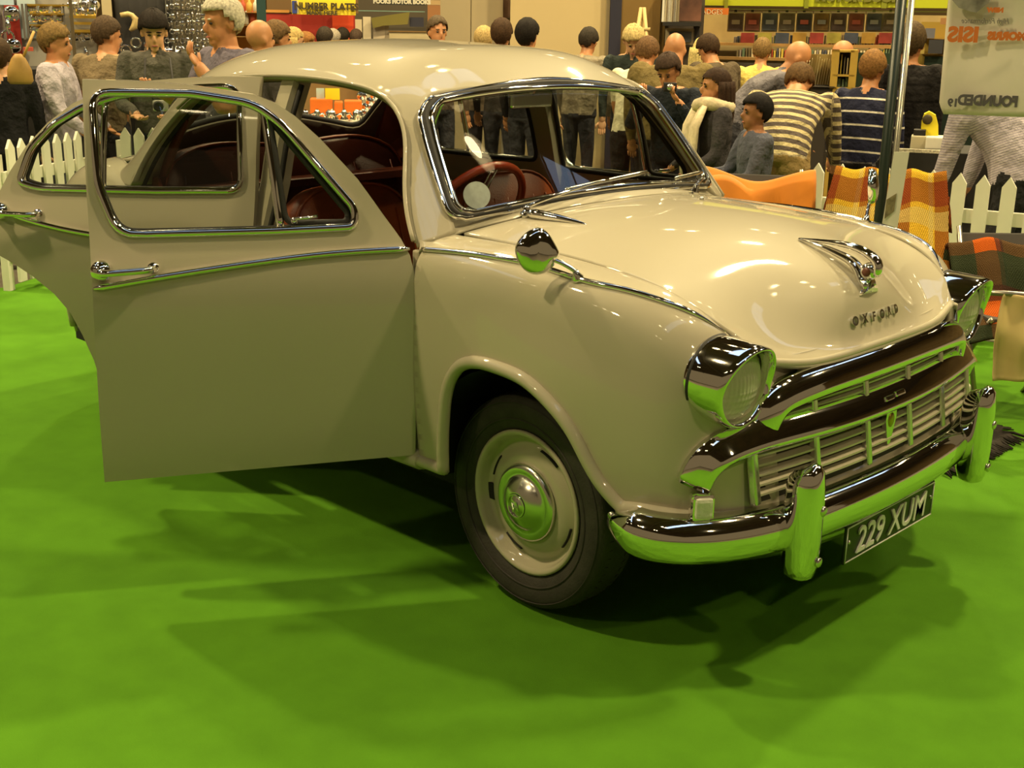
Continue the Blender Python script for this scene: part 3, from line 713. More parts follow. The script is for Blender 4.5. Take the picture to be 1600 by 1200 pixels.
door('rear_door', -1.267, 0, 1, [(p[0]*.93, p[1]) for p in RD], [(p[0]*.93, p[1]) for p in RW], [(p[0]*.93, p[1]) for p in RS], [[(.49,1.375),(.49,1.09)]], ((.808,1.010),(.69,1.006)))
# ---- centre posts, sills, rear body
def post(sg):
    m = MB(); v = []; f = []; k = 8; zs = np.linspace(.36, 1.455, 14)
    for z in zs:
        y = sg*(wid(z)-.045); x = -1.205-.02*(z-1); w = .042
        for (a, b) in ((-w,0),(-w,-.05),(w,-.05),(w,0),(w*.8,.018),(-w*.8,.018)): v.append((x+a, y+sg*b, z))
    for i in range(len(zs)-1):
        for j in range(6): f.append((i*6+j, i*6+(j+1)%6, i*6+6+(j+1)%6, i*6+6+j))
    m.add(v, f, 0, False); o = m.build('centre_post', PAINT, car)
    m = MB(); m.tube([(-1.16, sg*(wid(z)-.05), z) for z in np.linspace(.38,1.44,12)], .009, 6); m.build('post_seal', RUBBER, o)
    m = MB(); m.tube([(-.37, sg*.765, .37), (-1.0, sg*.768, .37), (-1.85, sg*.765, .37)], .05, 10, ell=(.7,.9)); m.build('sill', PAINT, car)
    m = MB(); m.box((-.39, sg*.745, .70), (.03,.07,.62), bev=.006); m.build('hinge_post', PAINT, car)
both(post)
REAR = [
 [(-1.76,.785,.345),(-1.76,.808,.56),(-1.76,.815,.75),(-1.76,.815,.88),(-1.76,.805,.97),(-1.76,.78,1.02),(-1.76,.70,1.03)],
 [(-2.05,.79,.345),(-2.05,.812,.56),(-2.05,.82,.75),(-2.05,.82,.88),(-2.05,.807,.97),(-2.05,.775,1.02),(-2.05,.70,1.03)],
 [(-2.35,.79,.35),(-2.35,.815,.56),(-2.35,.822,.74),(-2.35,.817,.86),(-2.35,.795,.95),(-2.36,.745,1.0),(-2.37,.62,1.02)],
 [(-2.65,.78,.36),(-2.65,.805,.55),(-2.65,.81,.70),(-2.65,.80,.81),(-2.65,.772,.89),(-2.66,.71,.94),(-2.67,.55,.97)],
 [(-2.95,.74,.38),(-2.95,.765,.53),(-2.95,.768,.65),(-2.95,.755,.74),(-2.95,.72,.81),(-2.95,.65,.86),(-2.95,.48,.89)],
 [(-3.15,.64,.40),(-3.16,.66,.52),(-3.16,.66,.62),(-3.16,.645,.69),(-3.15,.61,.75),(-3.14,.55,.79),(-3.12,.42,.82)],
 [(-3.24,.48,.41),(-3.25,.49,.52),(-3.25,.49,.60),(-3.245,.48,.66),(-3.23,.455,.705),(-3.215,.42,.74),(-3.19,.35,.77)],
]
def tail(c):      # short rounded tail
    out = []
    for (x, y, z) in c:
        k = max(0, -2.6-x)/.65; out.append((-2.6-(-2.6-x)*.55 if x < -2.6 else x, y*(1-.20*k), z+(.13*math.sin(min(1,k+.25)*math.pi*.75)*max(0, (z-.6)/.4) if x < -2.3 else 0)))
    return out
REAR = [tail(c) for c in REAR]
RA = [(-2.60,.28),(-2.59,.42),(-2.55,.56),(-2.48,.66),(-2.38,.735),(-2.26,.765),(-2.13,.755),(-1.99,.69),(-1.89,.59),(-1.83,.46),(-1.815,.28)]
def rwing(sg):
    S = Surf(mir(REAR, sg)); ar = [tuple(q) for q in cspl([(a[0],0,a[1]) for a in RA], 40)[:, [0,2]]]
    h = [S.find('xz', p, lambda G: G[:,:,2] < .95) for p in ar]; h = [(h[0][0],-.2)]+[p for p in h if p[1] > .004]+[(h[-1][0],-.2)]
    if sg < 0:   # the open door leaves the corner ahead of the arch free
        hd_ = [S.find('xz', p, lambda G: G[:,:,2] < 1.04) for p in ((-2.045,1.03),(-2.055,.97),(-2.052,.86))]
        o = cut_obj('rear_wing', S, dens([(hd_[0][0],1),(hd_[1][0],hd_[1][1]),(hd_[2][0],hd_[2][1]),(hd_[2][0],0),(1,0),(1,1)], .03), [h], (.03,.04), PAINT, car, flip=True)
    else:
        hd_ = [S.find('xz', p, lambda G: G[:,:,2] < 1.04) for p in ((-2.08,1.03),(-2.10,.97),(-2.10,.86))]
        o = cut_obj('rear_wing', S, dens([(hd_[0][0],1),(hd_[1][0],hd_[1][1]),(hd_[2][0],hd_[2][1]),(hd_[2][0],0),(1,0),(1,1)], .03), [h], (.03,.04), PAINT, car, flip=False)
    solid(o, .012)
    m = MB(); m.tube([S.at(*p)+Vector((0,sg*.003,0)) for p in h[1:-1] if p[0] < .98], .015, 10); m.build('wheel_arch_lip', PAINT, o)
    m = MB(); c = Vector((-2.92, sg*.485, .70)); m.ell(c, (.05,.035,.06), 14, 10); m.build('tail_lamp', mat('tail_red', (.35,.01,.008), .15), car)
    return S
both(rwing)
BOOT = [[(-2.37,.62,1.02),(-2.40,.42,1.045),(-2.42,.2,1.10),(-2.425,0,1.12)],
        [(-2.66,.56,.965),(-2.66,.40,.99),(-2.66,.2,1.01),(-2.66,0,1.016)],
        [(-2.95,.49,.885),(-2.96,.36,.91),(-2.97,.18,.926),(-2.97,0,.93)],
        [(-3.12,.425,.815),(-3.15,.30,.825),(-3.17,.15,.83),(-3.17,0,.832)],
        [(-3.20,.36,.765),(-3.26,.26,.73),(-3.28,.13,.725),(-3.28,0,.725)],
        [(-3.255,.47,.58),(-3.29,.30,.58),(-3.31,.15,.58),(-3.31,0,.58)],
        [(-3.24,.48,.40),(-3.275,.3,.40),(-3.29,.15,.40),(-3.29,0,.40)]]
BOOT = [tail(c) for c in BOOT]
BOOT = [c+[(p[0],-p[1],p[2]) for p in c[:-1][::-1]] for c in BOOT]
solid(grid_obj('boot_lid', Surf(BOOT, 120, 120), PAINT, car, 40, 40, flip=False), .012)
bumper(-1, .42, 'rear_bumper')
m = MB(); m.box((-3.0,0,.56), (.008,.52,.112), bev=.003); m.build('rear_number_plate', PLB, car)
# ---- underbody: floor pan, bulkhead, inner arches
m = MB(); m.box((-1.25,0,.30), (3.1,1.36,.05)); m.box((-.34,0,.66), (.04,1.44,.68)); m.box((.20,0,.38), (.9,.86,.12)); m.box((-2.6,0,.40), (.5,1.1,.1))
for sg in (-1,1):
    for cx, r in ((0.02,.40),(-2.15,.36)):
        v = []; f = []
        for i in range(21):
            a = math.pi*(i/20); v += [(cx+r*math.cos(a), sg*.775, .33+r*math.sin(a)), (cx+r*math.cos(a), sg*.46, .33+r*math.sin(a))]
        v0 = len(v); v += [(cx, sg*.46, .33)]
        for i in range(20): f.append((2*i,2*i+1,2*i+3,2*i+2)); f.append((2*i+1, v0, 2*i+3))
        m.add(v, f)
under = m.build('underbody', DARK, car)
m = MB(); m.box((-1.25,0,.335), (1.75,1.38,.02)); m.build('floor_mat', LEATHER, under)
# ---- interior
def seat(name, c, w, back_h, depth, label, mt):
    """bench or bucket: cushion, rounded back with piping"""
    m = MB(); m.box(c+Vector((0,0,.11)), (depth,w,.20), bev=.06); o = m.build(name, mt, car)
    if label: o['label'] = label
    pr = [(-w/2,0),(-w/2+.0,back_h*.70),(-w/2+.05,back_h*.90),(-w/2+.14,back_h*.985),(0,back_h),(w/2-.14,back_h*.985),(w/2-.05,back_h*.90),(w/2,back_h*.70),(w/2,0)]
    pr = [(p[0],p[1]) for p in cspl([(q[0],q[1],0) for q in pr], 40)]
    Mx = Matrix.Translation(c+Vector((-depth/2+.02,0,.14))) @ Matrix.Rotation(-.22,4,'Y') @ Matrix(((0,0,1,0),(1,0,0,0),(0,1,0,0),(0,0,0,1)))
    v = []; f = []; k = len(pr); cy = back_h*.45
    rows = [(.90,-.075),(.97,-.068),(1,-.04),(1,.02),(.97,.045),(.90,.060),(.5,.075),(.02,.078)]
    for (s, h) in rows:
        for p in pr: v.append(Mx @ Vector((p[0]*s, cy+(p[1]-cy)*s, h)))
    for i in range(len(rows)-1):
        for j in range(k): f.append((i*k+j, i*k+(j+1)%k, (i+1)*k+(j+1)%k, (i+1)*k+j))
    f.append(tuple(range(k))[::-1])
    m = MB(); m.add(v, f); b = m.build('seat_back', mt, o)
    m = MB(); m.tube([Mx @ Vector((p[0]*.97, cy+(p[1]-cy)*.97, .048)) for p in pr], .006, 6); m.build('piping', LEATHER2, b)
    m = MB()
    for q in np.linspace(-w/2+.09, w/2-.09, 6): m.tube([Mx @ Vector((q, back_h*.12, .072)), Mx @ Vector((q, back_h*.5, .078)), Mx @ Vector((q*.96, back_h*.82, .066))], .004, 5)
    m.build('pleats', mt, b)
seat('front_seat', Vector((-.90,-.37,.36)), .56, .60, .50, "driver's leather seat", LEATHER2)
seat('front_seat', Vector((-.84,.37,.36)), .56, .60, .50, None, LEATHER2)
seat('rear_seat', Vector((-1.80,0,.40)), 1.28, .62, .46, None, LEATHER)
m = MB(); m.box((-2.14,0,1.00), (.42,1.22,.03)); m.build('parcel_shelf', LEATHER, car)
for sg in (-1,1):
    m = MB(); v = [(-1.78,sg*.69,.4),(-2.3,sg*.69,.4),(-2.3,sg*.66,1.05),(-1.99,sg*.68,1.06),(-1.82,sg*.70,.8)]; m.add(v, [(0,1,2,3,4)], 0, False)
    solid(m.build('rear_side_trim', LEATHER, car), .01, 0); m = MB()
    v = [(-1.98,sg*.655,1.06),(-2.30,sg*.63,1.03),(-2.23,sg*.575,1.12),(-2.06,sg*.52,1.30),(-1.90,sg*.60,1.33),(-1.86,sg*.62,1.28)]; m.add(v, [(0,1,2,3,4,5)], 0, False)
    solid(m.build('quarter_trim', LEATHER, car), .01, 0)
dash = MB(); v = []; f = []
for i, y in enumerate(np.linspace(-.66,.66,25)):
    k = 1-(y/.66)**2
    for (a, b) in ((-.40,1.035),(-.43,1.048),(-.475,1.04),(-.495,1.0),(-.485,.90),(-.44,.84)): v.append((a+.05*k, y, b+.022*k))
for i in range(24):
    for j in range(5): f.append((i*6+j, i*6+j+1, i*6+7+j, i*6+6+j))
dash.add(v, f); solid(dash.build('dashboard', mat('dash_brown', (.055,.022,.010), .4), car), .01, 0)
WR = mat('wheel_red', (.32,.040,.012), .28, coat=.5)
wc = Vector((-.600,-.355,1.045)); axw = Vector((-.80,0,.52)).normalized(); MW = Matrix.Translation(wc) @ axw.to_track_quat('Z','Y').to_matrix().to_4x4()
m = MB(); m.tube([MW @ Vector((.205*math.cos(2*math.pi*i/48), .205*math.sin(2*math.pi*i/48), 0)) for i in range(48)], .0135, 10, closed=True); sw = m.build('steering_wheel', WR, car)
m = MB(); m.lathe([(.045,-.03),(.05,-.01),(.045,.008),(.02,.016),(0,.017)], 24, M=MW); m.build('horn_boss', DARK, sw)
m = MB()
for k in range(3):
    a = math.pi/2+2*math.pi*k/3
    for d in (-.012,.012): m.tube([MW @ Vector((.04*math.cos(a)-d*math.sin(a), .04*math.sin(a)+d*math.cos(a), 0)), MW @ Vector((.2*math.cos(a)-d*math.sin(a), .2*math.sin(a)+d*math.cos(a), 0))], .003, 6)
m.build('spokes', CHROME, sw)
m = MB(); m.tube([wc-axw*.01, wc-axw*.5], .02, 10); m.build('steering_column', DARK, sw)
m = MB(); m.tube(cspl([wc-axw*.06, wc-axw*.06+Vector((0,.10,.03)), wc-axw*.06+Vector((-.01,.17,.02))], 10), .007, 8); m.build('column_lever', CHROME, sw)
m = MB(); m.box((-.68,0,1.40), (.02,.20,.055), bev=.015); m.tube([(-.68,0,1.41),(-.64,0,1.46)], .007, 6); m.build('interior_mirror', DULLCHROME, car)
# ---- wheels
TREAD = [(.212,.052),(.228,.064),(.255,.074),(.285,.076),(.304,.070),(.315,.060),(.3185,.045),(.3195,.02),(.3195,-.02),(.3185,-.045),(.315,-.060),(.304,-.070),(.285,-.076),(.255,-.074),(.228,-.064),(.212,-.052)]
def wheel(x, y, sg, steer, detail):
    MWh = Matrix.Translation((x, y, .3225)) @ Matrix.Rotation(steer, 4, 'Z') @ Matrix.Rotation(-sg*math.pi/2, 4, 'X')      # local Z points outward
    m = MB(); m.lathe(TREAD, 64, M=MWh, cap=False)
    o = m.build('wheel', TYRE, car)
    if detail:
        m = MB()
        for k in range(72):
            a = 2*math.pi*k/72
            for (h0, h1) in ((.030,.062),(-.062,-.030)):
                r0, r1 = .3175+.003, .3175-.004
                p = [MWh @ Vector(((r)*math.cos(a+d), (r)*math.sin(a+d), h)) for (h, r) in ((h0 if h0 > 0 else h1, r0+.0015),(h1 if h0 > 0 else h0, r1)) for d in (-.018,.018)]
                q = [MWh @ Vector(((r-.01)*math.cos(a+d), (r-.01)*math.sin(a+d), h)) for (h, r) in ((h0 if h0 > 0 else h1, r0),(h1 if h0 > 0 else h0, r1)) for d in (-.018,.018)]
                m.add(p+q, [(0,1,3,2),(4,6,7,5),(0,4,5,1),(2,3,7,6),(0,2,6,4),(1,5,7,3)], 0, False)
        m.build('tread_blocks', TYRE, o)['kind'] = 'stuff'
        m = MB(); m.lathe([(.247,.0735),(.250,.0770),(.253,.0745)], 64, M=MWh, cap=False); m.lathe([(.296,.074),(.298,.0765),(.301,.0725)], 64, M=MWh, cap=False); m.build('sidewall_rib', TYRE, o)
    m = MB(); m.lathe([(.190,-.05),(.194,.0),(.200,.040),(.209,.052),(.2165,.058),(.2165,.064),(.210,.067),(.202,.064),(.196,.054),(.190,.036),(.178,.026),(.170,.030),(.155,.042),(.130,.050),(.110,.048),(.0,.046)], 56, M=MWh)
    rim = m.build('rim', PAINT, o)
    m = MB(); m.lathe([(.112,.046),(.116,.054),(.113,.064),(.104,.070),(.092,.068),(.084,.067),(.078,.074),(.060,.088),(.040,.096),(.036,.097),(.035,.0955),(.033,.0955),(.032,.098),(.0,.100)], 48, M=MWh); hc = m.build('hubcap', DULLCHROME, o)
    if detail:
        m = MB(); m.lathe([(.031,.098),(.033,.1010),(.036,.0985)], 32, M=MWh, cap=False); m.build('hubcap_ring', CHROME, hc)
        text_mesh('hubcap_letter', 'M', .040, CHROME, hc, MWh @ Matrix.Rotation(math.pi if sg > 0 else 0, 4, 'X') @ Matrix.Rotation(.15 if sg > 0 else math.pi+.35, 4, 'Z') @ Matrix.Translation((0,0,-.1015 if sg > 0 else .1015)), ext=.0015)
        for k in range(4):
            a = math.pi/4+math.pi/2*k+.35; m = MB(); ang = [a+d for d in np.linspace(-.22,.22,8)]
            m.tube([MWh @ Vector((.166*math.cos(t), .166*math.sin(t), .0335)) for t in ang], .007, 6, ell=(.4,1)); m.build('rim_slot', DARK, rim)
    return o
wheel(.01, -.655, -1, R(-3), True); wheel(.01, .655, 1, R(-3), False); wheel(-2.17,-.65,-1,0,False); wheel(-2.17,.65,1,0,False)
# ================================================================== THE HALL
CARPET = mat('green_carpet', (.078,.215,.010), .95, noise=(7,.10), bump=(420,.35), spec=.12)
m = MB(); m.box((-5,8,-.07), (60,60,.10)); tag(m.build('floor', mat('hall_floor', (.10,.085,.06), .6, noise=(3,.25))), kind='structure')
g = lambda px, py: on_z(px, py, .93)          # tops of the pickets
fA, fA2 = g(2,219), g(158,198); fB, fB2 = g(182,199), g(470,207); fC, fC2 = g(1264,253), g(1640,279)
STAND = [(4.6,-5.4), (4.6,fC2.y+.6), (fC2.x-.02,fC2.y+.14), (fC.x-.02,fC.y+.14), (fB2.x-.14,fB2.y+.08), (fB.x-.14,fB.y+.08), (fA2.x-.14,fA2.y), (fA.x-.14,fA.y), (fA.x-.5,-5.4)]
m = MB(); m.prism(STAND, Matrix.Translation((0,0,-.02)), .02); tag(m.build('carpet', CARPET), 'bright green exhibition carpet laid under the car', 'carpet')
WALLM = mat('hall_wall', (.22,.15,.06), .9, noise=(.8,.2))
m = MB(); m.box((-5,26,4.5), (60,.2,10)); tag(m.build('wall_left', WALLM), kind='structure')
m = MB(); m.box((-29,8,4.5), (.2,60,10)); tag(m.build('wall_rear', WALLM), kind='structure')
m = MB(); m.box((-5,8,10.6), (60,60,.2)); tag(m.build('ceiling', mat('hall_ceiling', (.10,.075,.04), .9, noise=(.6,.3))), kind='structure')
STEEL = mat('roof_steel', (.20,.16,.10), .6)
for i, x in enumerate((-21,-14,-7,0,7,14)):
    m = MB()
    for z in (9.9, 10.4): m.box((x,8,z), (.12,59,.12))
    for k in range(28): m.tube([(x,-20+2*k,9.9),(x,-19+2*k,10.4),(x,-18+2*k,9.9)], .05, 5)
    tag(m.build('trim_%d' % (i+1), STEEL), kind='structure')
SKY = mat('skylight_glow', (.5,.6,.8), .5, emit=(.55,.72,1.0), es=1.7)
n = 0
for (x, y, dx, dy) in ((-3.5,3.0,1.1,7.0), (3.5,-3,1.1,9.0), (-10.5,-6,1.1,8), (3.5,12,1.1,8)):
    n += 1; m = MB(); m.box((x,y,10.47), (dx,dy,.06)); o = m.build('window_%d' % n, SKY); tag(o, kind='structure')
    m = MB()
    for q in np.linspace(-dy/2, dy/2, 7): m.box((x,y+q,10.42), (dx+.1,.07,.06))
    m.build('glazing_bars', STEEL, o)
LAMPG = mat('lamp_glow', (1,.9,.6), .5, emit=(1,.80,.45), es=26)
HOOD = mat('lamp_hood', (.35,.33,.28), .4, .6)
def bay(x, y, z, lab):
    o = empty('high_bay_lamp', lab, 'lamp', (x,y,z), group='high-bay lamps under the hall roof')
    m = MB(); m.lathe([(.30,-.10),(.29,-.06),(.20,.10),(.10,.20),(.08,.40),(.0,.41)], 20, cap=False); m.build('hood', HOOD, o)
    m = MB(); m.lathe([(.0,-.02),(.14,-.02),(.17,.02),(.12,.10),(0,.12)], 16); m.build('bulb', LAMPG, o)
    m = MB(); m.tube([(0,0,.40),(0,0,10.5-z)], .012, 6); m.build('suspension_rod', HOOD, o)
MORE = [(x+d, y, 9.2, 0) for x in (-17,-11,-4.5,2) for y in (-12,-6,0.5,4.5,15,20) for d in (0,.9) if not any(abs(x+d-l[0])+abs(y-l[1]) < 1.6 for l in LAMPS)]
for (x, y, z, s) in LAMPS+MORE: bay(x, y, z, 'round high-bay lamp hanging from the hall roof above the stands')
# ------------------------------------------------------------------ picket fences
FWHITE = mat('fence_white', (.80,.77,.66), .45, noise=(6,.06))
pk = None
def fence(a, b, label, n, h=.93):
    a = Vector((a[0], a[1], 0)); b = Vector((b[0], b[1], 0)); d = (b-a); L = d.length; rz = math.atan2(d.y, d.x)
    o = empty('picket_fence', label, 'fence', a, rz, 'white picket fence panels round the stand')
    global pk
    if pk is None:
        m = MB(); M = Matrix(((1,0,0,0),(0,0,-1,0),(0,1,0,0),(0,0,0,1)))
        m.prism([(-.036,.05),(.036,.05),(.036,h-.055),(0,h),(-.036,h-.055)], M, .018); pk = m.build('picket', FWHITE, o); pk.location = (L*.5/n, 0, 0); st = 1
    else: st = 0
    for i in range(st, n):
        c = bpy.data.objects.new('picket', pk.data); COL.objects.link(c); c.parent = o; c.location = (L*(i+.5)/n, 0, random.uniform(-.006,.006)); c.rotation_euler = (0, random.uniform(-.012,.012), 0)
    for z in (.22, .70):
        m = MB(); m.box((L/2,.018,z), (L,.032,.075), bev=.004); m.build('rail', FWHITE, o)
    for x in (.0, L):
        m = MB(); m.box((x,.05,.42), (.05,.05,.84)); m.build('post', FWHITE, o)
fence(fA, fA2, 'white picket fence panel at the far left, slanting away behind the rear door', 9)
fence(fB, fB2, 'white picket fence panel seen through the open door windows and rear window', 12)
fence(fC, fC2, 'white picket fence panel at the right behind the tartan blankets', 10)
# ================================================================== STALLS ROUND THE STAND
ORD = ('first','second','third','fourth','fifth','sixth','seventh','eighth','ninth','tenth')
class Frame:
    """upright plane across the view at distance d; local x along the stall front, y away into the stall, z up"""
    def __init__(s, px, d):
        q = at_dist(px, 44, d); r = ray(px, 44); h = Vector((r.x, r.y, 0)).normalized()
        s.o = Vector((q.x, q.y, -.02)); s.n = h; s.x = Vector((h.y, -h.x, 0)); s.rz = math.atan2(s.x.y, s.x.x)
    def uv(s, px, py, dep=0):
        r = ray(px, py); t = ((s.o+s.n*dep-CAMP).dot(s.n))/r.dot(s.n); p = CAMP+r*t-s.o; return (p.dot(s.x), p.z)
    def thing(s, name, label, cat, group=None): return empty(name, label, cat, s.o, s.rz, group)
    def box(s, m, x0, y0, x1, y1, dep=0, th=.03, mi=0, bev=0, floor=False):
        a = s.uv(x0, y0, dep); b = s.uv(x1, y1, dep); z0 = 0 if floor else min(a[1], b[1]); z1 = max(a[1], b[1])
        m.box(((a[0]+b[0])/2, dep+th/2, (z0+z1)/2), (abs(b[0]-a[0]), th, z1-z0), mi, bev=bev); return m
    def part(s, name, mt, par, x0, y0, x1, y1, dep=0, th=.03, floor=False, bev=0):
        m = MB(); s.box(m, x0, y0, x1, y1, dep, th, 0, bev, floor); return m.build(name, mt, par)
    def put(s, o):       # place a finished mesh (built in local axes) as a thing of its own
        o.location = s.o; o.rotation_euler = (0,0,s.rz); return o
def solo(fr, name, label, cat, mt, rects, group=None, floor=False, bev=0):
    m = MB()
    for r in rects: fr.box(m, *r, floor=floor, bev=bev)
    return tag(fr.put(m.build(name, mt)), label, cat, group)
def C(c, r=.7, **k):
    key = (c, r, tuple(sorted(k.items())))
    if key not in _mats: _mats[key] = mat('stall_%d' % len(_mats), c, r, **k)
    return _mats[key]
_mats = {}
GREY, CREAM, BLACK, WHITE = C((.30,.27,.21), noise=(4,.12)), C((.60,.50,.30), noise=(3,.06)), C((.015,.013,.012), noise=(8,.3)), C((.70,.68,.58), noise=(5,.06))
ORANGE, REDM, YEL, TEAL = C((.55,.13,.012)), C((.32,.022,.012), noise=(2,.15)), C((.80,.62,.03)), C((.02,.06,.055))
WOOD, GOLD = C((.30,.17,.05), noise=(9,.2)), C((.55,.36,.06), .35, metal=.7)
# ---- far left: display of chrome trim
A = Frame(80, 11.0)
t = A.thing('display_stand', 'pale pegboard display of chrome trim behind the man in the lilac shirt', 'display')
A.part('backboard', C((.36,.34,.30), noise=(5,.2)), t, -30,-40,155,112, .06, .03, floor=True)
A.part('red_panel', REDM, t, 6,8,42,150, .02, .03)
A.part('violet_edge', C((.16,.10,.26)), t, -4,8,5,150, .02, .03)
A.part('blue_card', C((.45,.60,.75)), t, -6,-20,22,8, .02, .02); A.part('pale_card', C((.50,.62,.68)), t, 24,-20,60,60, .03, .02)
for (x0,y0,x1,y1) in ((42,6,108,10),(46,20,100,23),(46,38,104,41),(108,24,150,29),(112,34,150,39),(112,46,150,51)):
    A.part('rack_bar', GOLD, t, x0,y0,x1,y1, -.03, .03)
for (x0, x1) in ((42,47),(100,104),(36,38)):
    A.part('rack_upright', C((.12,.11,.10)), t, x0,6,x0+1.6,62, -.02, .02)
tm = MB(); tm.tube([(0,0,0),(.0,-.02,-.03),(0,-.012,-.07)], [.012,.02,.012], 6); hookmesh = None
def hung(fr, pts, dep, label, group, size=1, mt=None):
    global hookmesh
    for k, (x, y) in enumerate(pts):
        u = fr.uv(x, y, dep); sh = k % 3
        key = 'h%d' % sh
        if key not in _hm:
            m = MB()
            if sh == 0: m.lathe([(.0,-.006),(.030,-.006),(.036,0),(.030,.006),(.0,.006)], 12, M=Matrix.Rotation(math.pi/2,4,'X'))
            elif sh == 1: m.tube([(0,0,.035),(0,-.01,.0),(0,0,-.04)], [.008,.014,.006], 7)
            else: m.tube([(.028*math.cos(a),0,.028*math.sin(a)) for a in np.linspace(0,2*math.pi,13)[:-1]], .006, 6, closed=True)
            o = m.build('chrome_piece', mt or CHROME); _hm[key] = o.data; bpy.data.objects.remove(o)
        o = bpy.data.objects.new('chrome_piece', _hm[key]); COL.objects.link(o)
        o.location = fr.o+fr.x*u[0]+fr.n*(dep)+Vector((0,0,u[1])); o.rotation_euler = (0,0,fr.rz); o.scale = (size,)*3
        tag(o, label, 'car part', group)
_hm = {}
rnd = random.Random(3)
hung(A, [(48+6.5*i+rnd.uniform(-1,1), y+rnd.uniform(-1,1)) for y in (14,28,46) for i in range(8)], .0, 'small chrome trim piece hung on the pale pegboard display', 'chrome trim on the pegboard', 1.0)
hung(A, [(112+6*i+rnd.uniform(-1,1), y+rnd.uniform(-1,1)) for y in (8,18,57) for i in range(7)], .0, 'small chrome trim piece hung on the pale pegboard display', 'chrome trim on the pegboard', 1.2)
hung(A, [(14+rnd.uniform(-3,8), y) for y in (22,40,58,72)], -.02, 'chrome lamp rim hung on the narrow red board', 'lamp rims on the red board', 1.8)
T1 = Frame(110, 9.9)
t = T1.thing('stall_table', 'long stall table under a black cloth below the chrome trim displays', 'table')
a, b = T1.uv(-20,108), T1.uv(345,108)
m = MB(); m.box(((a[0]+b[0])/2,.35,a[1]-.02), (b[0]-a[0],.75,.04)); m.build('tabletop', BLACK, t)
m = MB(); m.box(((a[0]+b[0])/2,-.02,a[1]/2), (b[0]-a[0],.02,a[1])); m.build('black_cloth', BLACK, t)
hung(T1, [(130+rnd.uniform(0,210), 100+rnd.uniform(-18,7)) for i in range(30)], .1, 'chrome fitting lying on the long black stall table', 'chrome fittings on the black table', 1.3)
hung(T1, [(170+rnd.uniform(0,80), 62+rnd.uniform(0,25)) for i in range(10)], .1, 'chrome fitting lying on the long black stall table', 'chrome fittings on the black table', 1.3)
solo(A, 'parts_box', 'low red box on the table behind the man in the lilac shirt', 'box', C((.45,.08,.04)), [(36,74,52,80,-.3,.15)])
B_ = Frame(168, 10.95)
solo(B_, 'partition_panel', 'narrow cream upright panel beside the rack of black jackets', 'panel', CREAM, [(155,-40,182,112,0,.06)], floor=True)
solo(B_, 'metal_post', 'slim steel stall post left of the man in the grey T-shirt', 'post', C((.25,.21,.13), .35, metal=.8), [(109,-40,116,110,-.15,.05)], floor=True)
# ---- black jackets
Cc = Frame(215, 11.0)
t = Cc.thing('clothes_rail', 'steel clothes rail carrying black jackets', 'clothes rail')
a = Cc.uv(184,-30); b = Cc.uv(258,-30)
m = MB(); m.tube([(a[0],0,a[1]),(b[0],0,b[1])], .015, 8); m.build('rail', C((.3,.27,.2), .3, metal=.9), t)
for x in (a[0], b[0]): m = MB(); m.tube([(x,0,0),(x,0,a[1])], .015, 8); m.build('upright', C((.3,.27,.2), .3, metal=.9), t)
for i, x in enumerate((192,206,221,236,249)):
    c = Cc.uv(x,-25); w = .10+.012*(i%2); m = MB(); v, f_ = [], []
    sec = [(Vector((c[0],.02,c[1])), Vector((.02,0,0)), Vector((0,.03,0))), (Vector((c[0],.02,c[1]-.10)), Vector((w,0,0)), Vector((0,.10,0))), (Vector((c[0],.02,c[1]-.45)), Vector((w*.9,0,0)), Vector((0,.12,0))), (Vector((c[0]+.01,.02,c[1]-.85)), Vector((w*.95,0,0)), Vector((0,.13,0)))]
    secs = []
    for s0, s1 in zip(sec[:-1], sec[1:]):
        for q in (0,.5): secs.append(tuple(s0[k].lerp(s1[k], q) for k in range(3)))
    secs.append(sec[-1])
    v = []; n = 14
    for (cc, u, w_) in secs:
        for j in range(n): an = 2*math.pi*j/n; v.append(cc+u*math.cos(an)*(1+.08*math.sin(3*an))+w_*math.sin(an))
    ff = [(k*n+j, k*n+(j+1)%n, (k+1)*n+(j+1)%n, (k+1)*n+j) for k in range(len(secs)-1) for j in range(n)]+[tuple(range(n))[::-1], tuple((len(secs)-1)*n+j for j in range(n))]
    m.add(v, ff); tag(Cc.put(m.build('jacket', BLACK)), ORD[i]+' black jacket from the left on the steel clothes rail', 'jacket', 'black jackets on the rail')
m = MB(); m.tube([tuple(Cc.uv(x,y,-.16)[:1])+(-.16,)+tuple(Cc.uv(x,y,-.16)[1:]) for (x,y) in ((188,24),(200,22),(206,24),(212,30),(210,42),(203,48))], [.02,.022,.022,.028,.03,.012], 8); tag(Cc.put(m.build('horn', C((.55,.42,.18), .4))), 'curved cream horn hung in front of the black jackets', 'horn')
# ---- wire grid
D = Frame(300, 10.9)
t = D.thing('grid_panel', 'black wire grid panel hung with small badges behind the white-haired man', 'display')
a = D.uv(256,-40); b = D.uv(342,112); WIRE = C((.05,.045,.035), .4, metal=.5)
for k in range(11):
    x = a[0]+(b[0]-a[0])*k/10; m = MB(); m.tube([(x,0,0),(x,0,a[1])], .005, 5); m.build('wire', WIRE, t)
z = .9
while z < a[1]:
    m = MB(); m.tube([(a[0],0,z),(b[0],0,z)], .005, 5); m.build('wire', WIRE, t); z += .085
D.part('backing', C((.10,.085,.05), noise=(30,.5)), t, 250,-40,345,112, .35, .03, floor=True)
hung(D, [(261+8*i+rnd.uniform(-1,1), -2+13*j+rnd.uniform(-2,2)) for j in range(8) for i in range(10)], -.02, 'small badge hung on the black wire grid panel', 'badges on the wire grid', .7)
